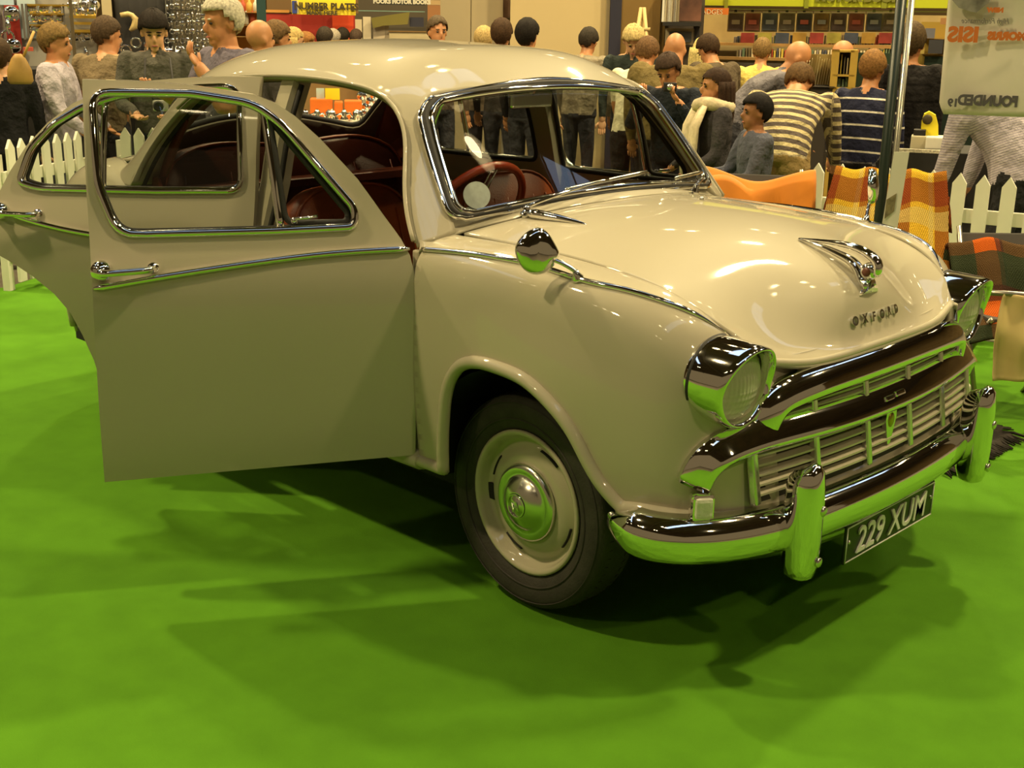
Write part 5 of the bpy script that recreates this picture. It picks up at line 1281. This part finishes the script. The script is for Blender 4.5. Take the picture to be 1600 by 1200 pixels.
    for q_, mm in zip(ex.f, ex.m):
        try: f_ = b2.faces.new([xv[i] for i in q_]); f_.material_index = mm; f_.smooth = True; xf.append(f_)
        except ValueError: pass
    b2.faces.ensure_lookup_table()
    for i in range(len(mi)): b2.faces[i].material_index = int(mi[i]); b2.faces[i].smooth = True
    b2.to_mesh(bm_); b2.free()
    at = bm_.attributes.new('along', 'FLOAT', 'POINT'); at.data.foreach_set('value', np.concatenate([al, np.zeros(len(bm_.vertices)-nv)]))
    tm = cloth(top, stripe); bm_.name = 'person'
    o = link('person', bm_, [tm, cloth(legs), SKIN[skin], EYE, SHOE, LIP, hairm(hair)], None, False)
    o.location = base; o.rotation_euler = (0,0,rz); tag(o, label, 'person', group)
    # hair
    if style != 'bald':
        hv = []; hf = []; n_, m_ = 26, 18; rr = {'short':(.108,.087,.108), 'crop':(.1035,.083,.1045), 'long':(.113,.093,.112), 'fluffy':(.111,.090,.112), 'bob':(.114,.096,.112), 'fringe':(.110,.09,.109)}[style]
        ok = {}
        for i in range(m_+1):
            th = math.pi*i/m_
            for j in range(n_):
                a = 2*math.pi*j/n_; dx, dy, dz = math.sin(th)*math.cos(a), math.sin(th)*math.sin(a), math.cos(th)
                nz = 1+.035*math.sin(9*a+3*th)*math.sin(7*th)+(.018*math.sin(17*a+5*th) if style == 'fluffy' else 0)
                x, y, z = -.010+rr[0]*dx*nz, rr[1]*dy*nz, .030+rr[2]*dz*nz
                lim = {'short':-.030,'crop':-.025,'long':-.2,'fluffy':-.045,'bob':-.09,'fringe':-.03}[style]
                hl_ = .052 if style != 'fringe' else .030          # hairline height on the forehead
                jt = .012*math.sin(13*a+2)+.008*math.sin(29*a); z = z; hl_ += jt; lim += jt
                front = x > .045 and z < hl_+.02*(1-abs(y)/.08)
                side = x > -.004+(.0 if z < .03 else .055) and z < .045
                low = z < lim-(.035 if x < -.05 else 0)
                ok[len(hv)] = not (front or side or low); hv.append(HP(x, y, z))
        for i in range(m_):
            for j in range(n_):
                q_ = (i*n_+j, (i+1)*n_+j, (i+1)*n_+(j+1)%n_, i*n_+(j+1)%n_)
                if sum(ok[k] for k in q_) >= 3: hf.append(q_)
        hb_ = MB(); hb_.add(hv, hf)
        if style in ('long','bob'):
            Lh = .30 if style == 'long' else .12
            for sd in np.linspace(-1.0,1.0,11):
                a = math.pi+sd*1.45; r0 = (.105*math.cos(a)-.012, .090*math.sin(a))
                pts = [HP(r0[0],r0[1],.04), HP(r0[0]*1.04,r0[1]*1.08,-.05), HP(r0[0]*1.0-.005,r0[1]*1.05,-.05-Lh*.6), HP(r0[0]*.9,r0[1]*.95,-.05-Lh)]
                hb_.tube(cspl(pts, 8), [.030*hs,.032*hs,.032*hs,.031*hs,.030*hs,.028*hs,.022*hs,.010*hs], 7)
        ho = hb_.build('hair', hairm(hair), o)
        if style not in ('long','bob'): solid(ho, .012*hs, 1)
    return o, (lambda x, y, z: o.matrix_basis @ Vector((x,y,z))), sp, hands, HP
# ------------------------------------------------------------------ the visitors (label, picture x, head-top y, distance, ...)
grey = (.20,.18,.15)
person('person in a black coat at the left edge with a tan shoulder bag', -6, 62, 8.9, 170, top=(.012,.012,.014), legs=(.012,.012,.014), hair=(.05,.03,.015), coat=.008, build=1.0)
person('man in a loose lilac shirt with greying brown hair at the far left', 80, 39, 9.15, 75, top=(.42,.38,.44), legs=(.10,.11,.14), hair=(.16,.10,.035), skin='tan', coat=.012, build=1.12, head=(0,4,0), armR=((.35,.30,-1),(.75,.12,-.65)), armL=((.3,.2,-1),(.8,0,-.6)))
person('man in a plain grey-brown T-shirt seen from behind beside the clothes rail', 155, 28, 9.6, 145, top=(.20,.15,.085), legs=(.05,.05,.06), hair=(.07,.045,.025), style='crop', skin='tan', sleeve='short', build=1.15, head=(-30,0,0), lean=6)
yp, _, _, yh, _ = person('young dark-haired man in a grey hooded top looking down', 240, 17, 8.95, -8, top=(.085,.08,.065), legs=(.04,.045,.06), hair=(.018,.013,.010), style='fringe', skin='pale', head=(8,18,0), coat=.012, fine=True, armL=((.10,.20,-1),(.75,-.45,-.25)), armR=((.10,.20,-1),(.75,-.45,-.25)))
wp, _, _, _, _ = person('white-haired man in a mauve-grey shirt with a hand to his chin', 352, 2, 7.25, -62, top=(.13,.115,.15), legs=(.05,.05,.06), hair=(.50,.46,.36), style='short', skin='tan', sleeve='short', build=1.12, head=(0,6,0), fine=True, armL=((.55,.05,-.9),(.42,-.50,1.0)), armR=((.5,.1,-.9),(.8,-.4,.3)))
person('bald man beyond the car roof looking right', 403, 31, 8.9, 120, top=(.07,.06,.06), style='bald', skin='tan')
person('man with thick brown hair beside the bald man', 430, 35, 9.6, 110, top=(.10,.11,.12), hair=(.13,.075,.03), skin='tan')
person('woman with layered blonde hair beyond the roof', 457, 44, 12.0, 110, top=(.08,.07,.06), hair=(.42,.30,.11), style='long')
person('person with auburn hair just right of the blonde woman', 477, 52, 13.3, 90, top=(.12,.09,.07), hair=(.25,.11,.03), skin='tan')
for (x, y, lab, h) in ((507,44,'distant dark-haired man left of the orange curtain',(.04,.03,.02)), (520,47,'distant grey-haired person before the red stall wall',(.30,.26,.2)), (535,45,'distant black-haired person before the orange curtain',(.02,.015,.01)), (556,47,'distant brown-haired person right of the orange curtain',(.07,.045,.03))):
    person(lab, x, y, 14.6+(x-507)*.075, 150, top=(.08,.06,.05), hair=h, skin='tan', style='short')
person('person with short brown hair by the left edge of the column', 683, 27, 11.5, 20, top=(.10,.07,.05), hair=(.10,.07,.04), skin='tan', style='crop')
person('fair-haired person close beside the dark-haired woman at the column', 756, 43, 12.2, 160, top=(.2,.15,.1), hair=(.45,.32,.13), style='short')
person('dark-haired woman before the grey-beige column', 784, 32, 11.6, 165, top=(.05,.045,.04), hair=(.055,.03,.015), style='fluffy', skin='tan')
person('man with black spiky hair and a dark collar before the cream screen', 824, 32, 10.9, 150, top=(.018,.018,.02), hair=(.014,.011,.009), style='fluffy', skin='tan')
person('short-haired man in a grey jacket leaning before the cream screen', 908, 44, 11.7, 155, lean=12, top=(.26,.22,.15), hair=(.035,.028,.02), style='crop', skin='tan', coat=.02, head=(0,10,0))
person('blond older man in a dark jumper facing the car', 988, 38, 11.4, 5, top=(.035,.045,.04), hair=(.55,.42,.18), style='fluffy', head=(0,25,0), lean=8)
person('man in a white T-shirt bending over a counter', 994, 64, 9.6, 165, lean=30, top=(.72,.66,.46), legs=(.025,.022,.022), hair=(.13,.07,.03), style='crop', sleeve='short', skin='tan', build=1.05, armL=((.3,.05,-1),(.8,0,-.5)), armR=((.3,.05,-1),(.8,0,-.5)))
person('bald man in an olive-brown jacket seen from behind', 1050, 50, 9.2, 172, lean=14, top=(.17,.125,.045), legs=(.03,.028,.025), style='bald', skin='tan', build=1.25, coat=.03, head=(0,14,0))
person('person with long pale blonde hair right of the olive-brown jacket', 1098, 60, 11.6, 178, top=(.14,.11,.06), hair=(.62,.50,.20), style='long')
person('dark-haired man in a brown jacket reading at the book stall', 1132, 54, 11.0, 225, lean=12, top=(.10,.075,.045), hair=(.045,.025,.012), skin='tan', build=1.15, coat=.02, head=(0,20,0))
person('person in a pale yellow shirt seen from behind at the book stall', 1187, 62, 11.8, 170, lean=14, top=(.62,.48,.13), hair=(.18,.11,.04), skin='tan', style='crop')
person('bald man in a grey-blue T-shirt leaning to the right', 1152, 74, 9.95, 100, lean=42, top=(.16,.15,.17), style='bald', skin='tan', sleeve='short', armL=((.5,.0,-1),(.5,0,-1)), armR=((.5,.0,-1),(.5,0,-1)), head=(0,-10,0))
person('bald man in a white top behind the magazine rack', 1266, 65, 11.2, 110, lean=25, top=(.70,.64,.48), style='bald', skin='tan')
gp = person('person in a dark jacket with a fair-haired child-sized head bent over a camera', 1056, 128, 8.75, -20, height=1.52, lean=12, top=(.02,.024,.032), legs=(.02,.02,.03), hair=(.05,.03,.02), skin='tan', coat=.02, armL=((.4,.2,-.6),(.5,-.5,.9)), armR=((.4,.2,-.6),(.5,-.5,.9)), head=(0,15,0))[0]
gp['label'] = 'person in a dark jacket raising a small camera behind the windscreen'
sw_, _, ssp, _, _ = person('woman with dark hair and a cream scarf walking to the left', 1122, 108, 7.8, -72, top=(.05,.045,.05), legs=(.03,.03,.04), hair=(.035,.018,.010), style='long', skin='tan', fine=True, coat=.012, armL=((.2,.08,-1),(.7,0,-.5)), armR=((.2,.08,-1),(.7,0,-.5)))
person('child with black hair in a slate-blue top walking to the left', 1186, 154, 7.05, -70, top=(.085,.09,.12), legs=(.03,.03,.04), hair=(.012,.010,.010), style='short', skin='brown', fine=True, coat=.012, armL=((.45,.05,-1),(1,-.1,-.1)), armR=((.5,.05,-.9),(1,-.1,-.15)))
person('man in a brown and cream striped jumper bending over in khaki trousers', 1228, 98, 7.85, 170, lean=48, height=1.70, top=(.10,.08,.07), stripe=((.52,.44,.24), 19.0, .55), legs=(.26,.18,.07), hair=(.10,.055,.02), skin='tan', build=1.2, head=(0,10,0), armL=((.4,.15,-1),(.7,0,-.6)), armR=((.4,.15,-1),(.7,0,-.6)))
person('boy in a navy jumper with thin white stripes and a red collar', 1356, 82, 8.6, 160, lean=10, top=(.018,.020,.045), stripe=((.66,.62,.52), 11.5, .86), legs=(.015,.015,.018), hair=(.20,.10,.03), style='short', skin='tan', build=1.02, coat=.005, armL=((.1,.28,-1),(.5,.1,-1)))
person('tall man in a black padded jacket behind the banner pole', 1426, 38, 8.9, 165, top=(.018,.016,.016), stripe=((.008,.007,.007), 9.0, .85), legs=(.015,.015,.018), hair=(.07,.045,.02), style='short', skin='tan', build=.98, coat=.03, armL=((.05,.06,-1),(.2,0,-1)), armR=((.05,.06,-1),(.2,0,-1)))
person('person in a pale pinstripe shirt stooping below the hanging banner', 1612, 120, 7.45, -110, lean=34, height=1.66, top=(.42,.38,.42), stripe=((.24,.21,.28), 75.0, .72), legs=(.02,.02,.022), hair=(.05,.03,.02), skin='tan', build=1.15, coat=.015, armL=((.25,.0,-1),(.25,0,-1)), armR=((.25,.0,-1),(.25,0,-1)))
# ---- things worn or carried
def near(o, v): return o.matrix_basis @ Vector(v)
m = MB(); m.box((0,0,0), (.07,.10,.07), bev=.012); cam_ = m.build('photo_camera', mat('camera_silver', (.6,.58,.5), .3, .5)); 
def place_dir(o, px, py, d, face=0):
    q = at_dist(px, py, d); o.location = q; o.rotation_euler = (0,0,math.atan2(CAMP.y-q.y, CAMP.x-q.x)+R(face)); return o
place_dir(cam_, 251, 165, 8.55); tag(cam_, 'silver and black camera held by the young man in the grey hooded top', 'camera')
m = MB(); m.lathe([(.034,0),(.034,.03),(.028,.045),(.024,.045),(0,.04)], 18, M=Matrix.Translation((.035,-.015,0)) @ Matrix.Rotation(math.pi/2,4,'Y')); m.build('lens', BLACK, cam_)
m = MB(); m.tube([(.0,.04,.03),(-.10,.09,.16),(-.20,.08,.30)], .007, 6); m.tube([(.0,-.04,.03),(-.10,-.09,.16),(-.20,-.08,.30)], .007, 6); m.build('strap', BLACK, cam_)['kind'] = 'stuff'
m = MB(); m.box((0,0,0), (.05,.09,.06), bev=.01); c2 = m.build('photo_camera', BLACK); place_dir(c2, 1047, 136, 8.42); tag(c2, 'small black camera raised by the person behind the windscreen', 'camera')
m = MB(); m.lathe([(.022,0),(.022,.03),(0,.03)], 14, M=Matrix.Translation((.025,0,0)) @ Matrix.Rotation(math.pi/2,4,'Y')); m.build('lens', DULLCHROME, c2)
m = MB(); sec = []; 
for (z, w, dd) in ((.08,.02,.02),(.05,.045,.03),(-.02,.075,.04),(-.09,.08,.045),(-.11,.065,.035)): sec.append((Vector((0,0,z)), Vector((0,w,0)), Vector((dd,0,0))))
v, f_ = ringloft(sec, 14); m.add(v, f_); bagm = m.build('shoulder_bag', mat('bag_tan', (.34,.20,.05), .6, noise=(8,.25))); place_dir(bagm, 30, 104, 8.7); tag(bagm, 'tan shoulder bag on the person in black at the left edge', 'bag')
m = MB(); m.tube([(0,.03,.06),(-.02,.07,.14),(-.05,.11,.22)], .010, 6); m.build('strap', mat('strap_tan', (.42,.25,.06), .5), bagm)
# scarf: wrap and two hanging ends, clothing of the walking woman
SCARF = mat('scarf_cream', (.62,.52,.34), .9, noise=(25,.25), bump=(40,.6))
zt = ssp(1.0).z; m = MB(); m.tube([(.015+.095*math.cos(a), .10*math.sin(a), zt+.035+.012*math.sin(2*a)) for a in np.linspace(0,2*math.pi,19)[:-1]], .042, 9, closed=True)
for (y, l) in ((.07,.62),(-.06,.50)): m.tube([(.10,y,zt+.03),(.155,y*1.1,zt-.10),(.165,y*1.2,zt-.3),(.15,y*1.2,zt-l)], [.045,.055,.055,.05], 10, ell=(.45,1.25))
m.build('scarf', SCARF, sw_)
# ================================================================== CHAIRS, BLANKETS, RUG, BANNER
def tartan(name, base, bands, sx, sz, rough=.95):
    """woven check from object coordinates: bands = [(colour, offset, width)] across both directions"""
    m = mat(name, base, rough, bump=(170,.6), spec=.1); nt = m.node_tree; b = nt.nodes['Principled BSDF']; uv = nt.nodes.new('ShaderNodeUVMap'); uv.uv_map = 'weave'; sep = nt.nodes.new('ShaderNodeSeparateXYZ'); nt.links.new(uv.outputs[0], sep.inputs[0])
    prev = None
    for ax, sc in ((0, sx), (1, sz)):
        for (col, off, w, amt) in bands:
            a = nt.nodes.new('ShaderNodeMath'); a.operation = 'MULTIPLY_ADD'; a.inputs[1].default_value = sc; a.inputs[2].default_value = off; nt.links.new(sep.outputs[ax], a.inputs[0])
            fr = nt.nodes.new('ShaderNodeMath'); fr.operation = 'FRACT'; nt.links.new(a.outputs[0], fr.inputs[0]); lt = nt.nodes.new('ShaderNodeMath'); lt.operation = 'LESS_THAN'; lt.inputs[1].default_value = w; nt.links.new(fr.outputs[0], lt.inputs[0])
            k = nt.nodes.new('ShaderNodeMath'); k.operation = 'MULTIPLY'; k.inputs[1].default_value = amt; nt.links.new(lt.outputs[0], k.inputs[0])
            mx = nt.nodes.new('ShaderNodeMix'); mx.data_type = 'RGBA'; nt.links.new(k.outputs[0], mx.inputs[0]); mx.inputs[7].default_value = (*col, 1)
            if prev is None: mx.inputs[6].default_value = (*base, 1)
            else: nt.links.new(prev, mx.inputs[6])
            prev = mx.outputs[2]
    ck = nt.nodes.new('ShaderNodeTexChecker'); ck.inputs['Scale'].default_value = 130; nt.links.new(uv.outputs[0], ck.inputs['Vector']); ck.inputs[1].default_value = (1.25,1.2,1.1,1); ck.inputs[2].default_value = (.62,.6,.58,1)
    mu = nt.nodes.new('ShaderNodeMix'); mu.data_type = 'RGBA'; mu.blend_type = 'MULTIPLY'; mu.inputs[0].default_value = 1; nt.links.new(prev, mu.inputs[6]); nt.links.new(ck.outputs[0], mu.inputs[7]); nt.links.new(mu.outputs[2], b.inputs['Base Color'])
    return m
def sheet(name, F, nu, nv, mt, th=.008, parent=None):
    """cloth from a function F(u, v) -> point, with weave coordinates in metres"""
    v = [F(i/nu, j/nv) for i in range(nu+1) for j in range(nv+1)]; f = [(i*(nv+1)+j, (i+1)*(nv+1)+j, (i+1)*(nv+1)+j+1, i*(nv+1)+j+1) for i in range(nu) for j in range(nv)]
    o = mesh_py(name, v, f, mt, parent); uvl = o.data.uv_layers.new(name='weave')
    for p in o.data.polygons:
        for li in p.loop_indices: k = o.data.loops[li].vertex_index; uvl.data[li].uv = ((k//(nv+1))/nu, (k % (nv+1))/nv)
    solid(o, th, 0); return o
def folding_chair(label, px, py, d, face, h=.86, w=.44):
    q = at_dist(px, py, d); o = empty('folding_chair', label, 'chair', (q.x, q.y, 0), math.atan2(CAMP.y-q.y, CAMP.x-q.x)+R(face), 'folding chairs on the stand'); TUBE = C((.35,.33,.28), .3, metal=.9)
    for sg in (1,-1):
        m = MB(); m.tube([(.26,sg*w/2,.0),(-.20,sg*w/2,h)], .012, 8); m.build('leg', TUBE, o); m = MB(); m.tube([(-.26,sg*(w/2-.03),.0),(.20,sg*(w/2-.03),.46)], .012, 8); m.build('leg', TUBE, o)
    m = MB(); m.box((.0,0,.45), (.40,w-.04,.025), bev=.008); m.build('seat', C((.05,.045,.04)), o); m = MB(); m.box((-.17,0,h-.12), (.02,w,.20), bev=.008, rot=Euler((0,-.48,0)).to_matrix()); m.build('backrest', C((.05,.045,.04)), o)
    return o
def local(px, py, d, face=0):
    q = at_dist(px, py, d); return Matrix.Translation((q.x, q.y, 0)) @ Matrix.Rotation(math.atan2(CAMP.y-q.y, CAMP.x-q.x)+R(face), 4, 'Z')
# tartan blanket in yellow and maroon over a chair by the fence (local x to the camera, y to picture left... z up)
def zof(px, py, d): return at_dist(px, py, d).z
d0 = 5.9
folding_chair('folding metal chair hidden under the yellow and maroon tartan blanket', 1388, 300, d0, 0, .95, .42)
ML = local(1388, 300, d0); zt = zof(1388, 264, d0)
TY = tartan('tartan_yellow', (.62,.40,.035), [((.20,.022,.012), .0, .34, .72), ((.55,.45,.16), .62, .12, .6)], 3.2, 2.6)
def FB(u, v):
    # u across, v down: back edge over the top and down the front over the seat
    y = (u-.5)*-1; prof = [(-.24,.62,zt-.35),(-.21,.50,zt-.02),(-.15,.50,zt),(-.08,.54,zt-.12),(.06,.60,zt-.36),(.22,.62,zt-.43),(.27,.64,zt-.62)]
    k = v*(len(prof)-1); i = min(int(k), len(prof)-2); a = k-i; x, w, z = (prof[i][j]*(1-a)+prof[i+1][j]*a for j in range(3))
    dip = (.06*math.cos(u*2*math.pi)+.015*math.sin(u*19+v*5))*(1 if v < .55 else .4); sag = -.06*abs(math.sin((u-.5)*math.pi))**3*(v > .1)
    return ML @ Vector((x+.018*math.sin(u*15+2*v)+.01*math.sin(9*v+u*4), y*w*1.0, z+dip*.6+sag))
tag(sheet('tartan_blanket', FB, 40, 36, TY, .012), 'yellow and maroon tartan blanket draped over a chair by the right fence', 'blanket')
# plain orange cloth over another chair
d1 = 6.0
folding_chair('folding metal chair under the plain orange cloth behind the bonnet', 1170, 300, d1, 0, .98, .5)
MO = local(1172, 300, d1); zo = zof(1172, 272, d1)
OR = mat('orange_cloth', (.62,.20,.012), .9, noise=(6,.1), sheen=.3)
def FO_(u, v):
    y = (.5-u)*.60; prof = [(-.24,zo-.40),(-.21,zo-.02),(-.17,zo),(-.12,zo-.05),(-.06,zo-.20),(-.03,zo-.40)]
    k = v*(len(prof)-1); i = min(int(k), len(prof)-2); a = k-i; x = prof[i][0]*(1-a)+prof[i+1][0]*a; z = prof[i][1]*(1-a)+prof[i+1][1]*a
    return MO @ Vector((x+.022*math.sin(u*17)*v, y*(1+.08*v), z+.045*(math.cos((u-.45)*2.1*math.pi)*-.9)*(1-.4*v)-.02-(.10*v*math.sin(u*7))*(v > .6)))
tag(sheet('orange_cloth', FO_, 36, 24, OR, .008), 'plain orange cloth draped over a chair behind the bonnet', 'cloth')
# dark green and orange tartan blanket and canvas at the right edge
d2 = 5.75
folding_chair('folding metal chair under the dark tartan blanket at the right edge', 1592, 470, d2, 25, .80, .46)
MT2 = local(1594, 470, d2, 25); zq = zof(1594, 386, d2)
TO = tartan('tartan_dark', (.42,.085,.010), [((.022,.040,.022), .0, .45, .85), ((.05,.02,.015), .6, .15, .8)], 2.4, 2.4)
def FD(u, v):
    y = (.5-u)*.56; prof = [(-.24,zq-.34),(-.20,zq-.02),(-.15,zq),(-.06,zq-.10),(.04,zq-.27),(.20,zq-.31),(.25,zq-.36)]
    k = v*(len(prof)-1); i = min(int(k), len(prof)-2); a = k-i; x = prof[i][0]*(1-a)+prof[i+1][0]*a; z = prof[i][1]*(1-a)+prof[i+1][1]*a
    return MT2 @ Vector((x+.02*math.sin(u*16+3*v), y*(1+.1*v), z+.015*math.sin(u*11)))
tag(sheet('tartan_blanket', FD, 34, 34, TO, .012), 'orange and dark green tartan blanket over a chair at the right edge', 'blanket')
MC = local(1622, 530, 5.2, 10); zc = zof(1622, 464, 5.2); zb = zof(1622, 588, 5.2)
def FC(u, v): 
    z = zc+(zb-zc)*v; return MC @ Vector((.02*math.sin(u*12)+.03*v+.012*math.sin(v*9+u*4), (.5-u)*(.30+.03*math.sin(v*3)), z-.03*(u)*(v > .9)))
cb = sheet('canvas_cover', FC, 20, 24, mat('canvas', (.52,.40,.17), .9, noise=(5,.1)), .006); tag(cb, 'beige canvas seat cover hanging from a folding frame at the right edge', 'cover')
m = MB(); pa = MC @ Vector((-.03,.16,zc)); pb = MC @ Vector((-.03,-.30,zc)); m.tube([pa, pb], .012, 8)
m.tube([MC @ Vector((.15,.17,0)), MC @ Vector((-.03,.15,zc))], .011, 8); m.tube([MC @ Vector((-.3,.17,0)), MC @ Vector((-.03,.15,zc))], .011, 8); m.tube([MC @ Vector((.1,-.28,0)), MC @ Vector((-.03,-.28,zc))], .011, 8); m.build('folding_frame', C((.35,.33,.28), .3, metal=.9), cb)
# fringed rug end lying on the carpet
RUG = mat('rug_dark', (.018,.014,.010), .95, noise=(30,.6)); rc = on_z(1520,700,0); ra = on_z(1468,735,0); rb2 = on_z(1582,676,0)
ax_ = (rb2-ra).normalized(); ay_ = Vector((-ax_.y, ax_.x, 0))
m = MB(); L0 = (rb2-ra).length
m.box((L0*.42,.16,.012), (L0*.9,.30,.024), bev=.006)
rug = m.build('rug', RUG); rug.location = ra; rug.rotation_euler = (0,0,math.atan2(ax_.y, ax_.x)); tag(rug, 'dark fringed rug lying on the green carpet beyond the front bumper', 'rug')
m = MB(); rr_ = random.Random(5)
for i in range(130):
    x = L0*.9*i/130-.02; b_ = rr_.uniform(-.03,.03)
    for y0, s in ((.02,-1),): m.tube([(x,y0,.018),(x+b_,y0+s*.05,.022),(x+2*b_,y0+s*rr_.uniform(.08,.12),.006)], [.006,.006,.003], 5)
for i in range(60):
    y = .02+.28*i/60; m.tube([(L0*.87,y,.018),(L0*.87+.05,y+.01,.022),(L0*.87+rr_.uniform(.08,.13),y+rr_.uniform(-.03,.03),.006)], [.006,.006,.003], 5)
fr_ = m.build('fringe', RUG, rug); fr_['kind'] = 'stuff'
m = MB(); m.box((L0*.45,.07,.026), (.16,.05,.006)); m.build('orange_stripe', C((.62,.10,.012)), rug); m = MB(); m.box((L0*.62,.12,.026), (.30,.018,.005)); m.build('cream_stripe', C((.5,.4,.25)), rug)
# ---- banner stand
d3 = 5.2; BF = Frame(1392, d3)
st = BF.thing('banner_stand', 'dark green and aluminium banner pole with a white banner seen from behind', 'banner')
xa = BF.uv(1396,170)[0]; zt_ = BF.uv(1412,-60)[1]
m = MB(); m.tube([(xa-.012,0,.022),(xa-.012,0,zt_)], .021, 12); m.build('pole', C((.012,.022,.016), .35), st)
m = MB(); m.tube([(xa+.026,-.004,.022),(xa+.026,-.004,zt_)], .013, 12); m.build('aluminium_pole', C((.62,.60,.50), .25, metal=.8), st)
m = MB(); m.lathe([(.16,.0),(.16,.015),(.03,.03),(.03,.05)], 24, M=Matrix.Translation((xa,0,.022))); m.build('foot', C((.012,.022,.016), .35), st)
xe = BF.uv(1720,10)[0]; m = MB(); m.tube([(xa,0,zt_-.03),(xe,0,zt_-.03)], .014, 10); m.build('cross_arm', C((.62,.60,.50), .25, metal=.8), st)
BW = mat('banner_vinyl', (.66,.62,.52), .6, noise=(4,.05)); nt = BW.node_tree; BW.node_tree.nodes['Principled BSDF'].inputs['Subsurface Weight'].default_value = 0
xl, zb_ = BF.uv(1466,178); xt, _ = BF.uv(1481,0)
def FBn(u, v):
    x = (xt+(xl-xt)*v)*(1-u)+(xe-.02)*u; z = (zt_-.04)*(1-v)+zb_*v; 
    if v > .93 and u < .06: x += .02*(v-.93)/.07*(1-u/.06)
    return Vector((x, .012*math.sin(u*7+1)+.010*math.sin(v*5), z))
bn = sheet('banner', FBn, 24, 24, BW, .004, st)
OG = C((.62,.17,.03)); DK = C((.10,.09,.10))
for (txt, px, py, h, mt, sx, sh, bo) in (('NEW',1555,16,7,OG,1.1,0,.002),('High Performance',1540,33,9,C((.13,.12,.12)),.80,.35,0),('ISIS',1505,55,23,OG,1.05,0,.004),('MORRIS',1573,57,12,OG,1.0,0,.003),('FOUNDED',1543,158,16,DK,.86,0,.003),('19',1489,161,12,DK,1,0,.002)):
    o = write(BF, st, 'lettering', txt, px, py, -.020, h, mt, sx, mirror=True, shear=sh, bold=bo)
m = MB(); P = [BF.uv(x,y,-.012) for (x,y) in ((1484,-4),(1498,12),(1516,18),(1526,20),(1532,14),(1545,4),(1550,-10),(1490,-20))]; m.prism([(p[0],p[1]) for p in P], Matrix(((1,0,0,0),(0,0,-1,-.012),(0,1,0,0),(0,0,0,1))), .003); m.build('car_drawing', C((.22,.21,.18), noise=(20,.6)), st)
nx0, nz0 = BF.uv(1401,237); nx1, nz1 = BF.uv(1378,357)
m = MB(); p_ = [BF.uv(x,y,-.03) for (x,y) in ((1397,237),(1421,237),(1402,357),(1377,357))]; m.prism([(p[0],p[1]) for p in p_], Matrix(((1,0,0,0),(0,0,-1,-.03),(0,1,0,0),(0,0,0,1))), .003); nt_ = m.build('notice', WHITE, st)
m = MB(); p_ = [BF.uv(x,y,-.035) for (x,y) in ((1385,312),(1401,302),(1397,330),(1382,342))]; m.prism([(p[0],p[1]) for p in p_], Matrix(((1,0,0,0),(0,0,-1,-.035),(0,1,0,0),(0,0,0,1))), .002); m.build('notice_photo', C((.20,.17,.09), noise=(40,.6)), nt_)
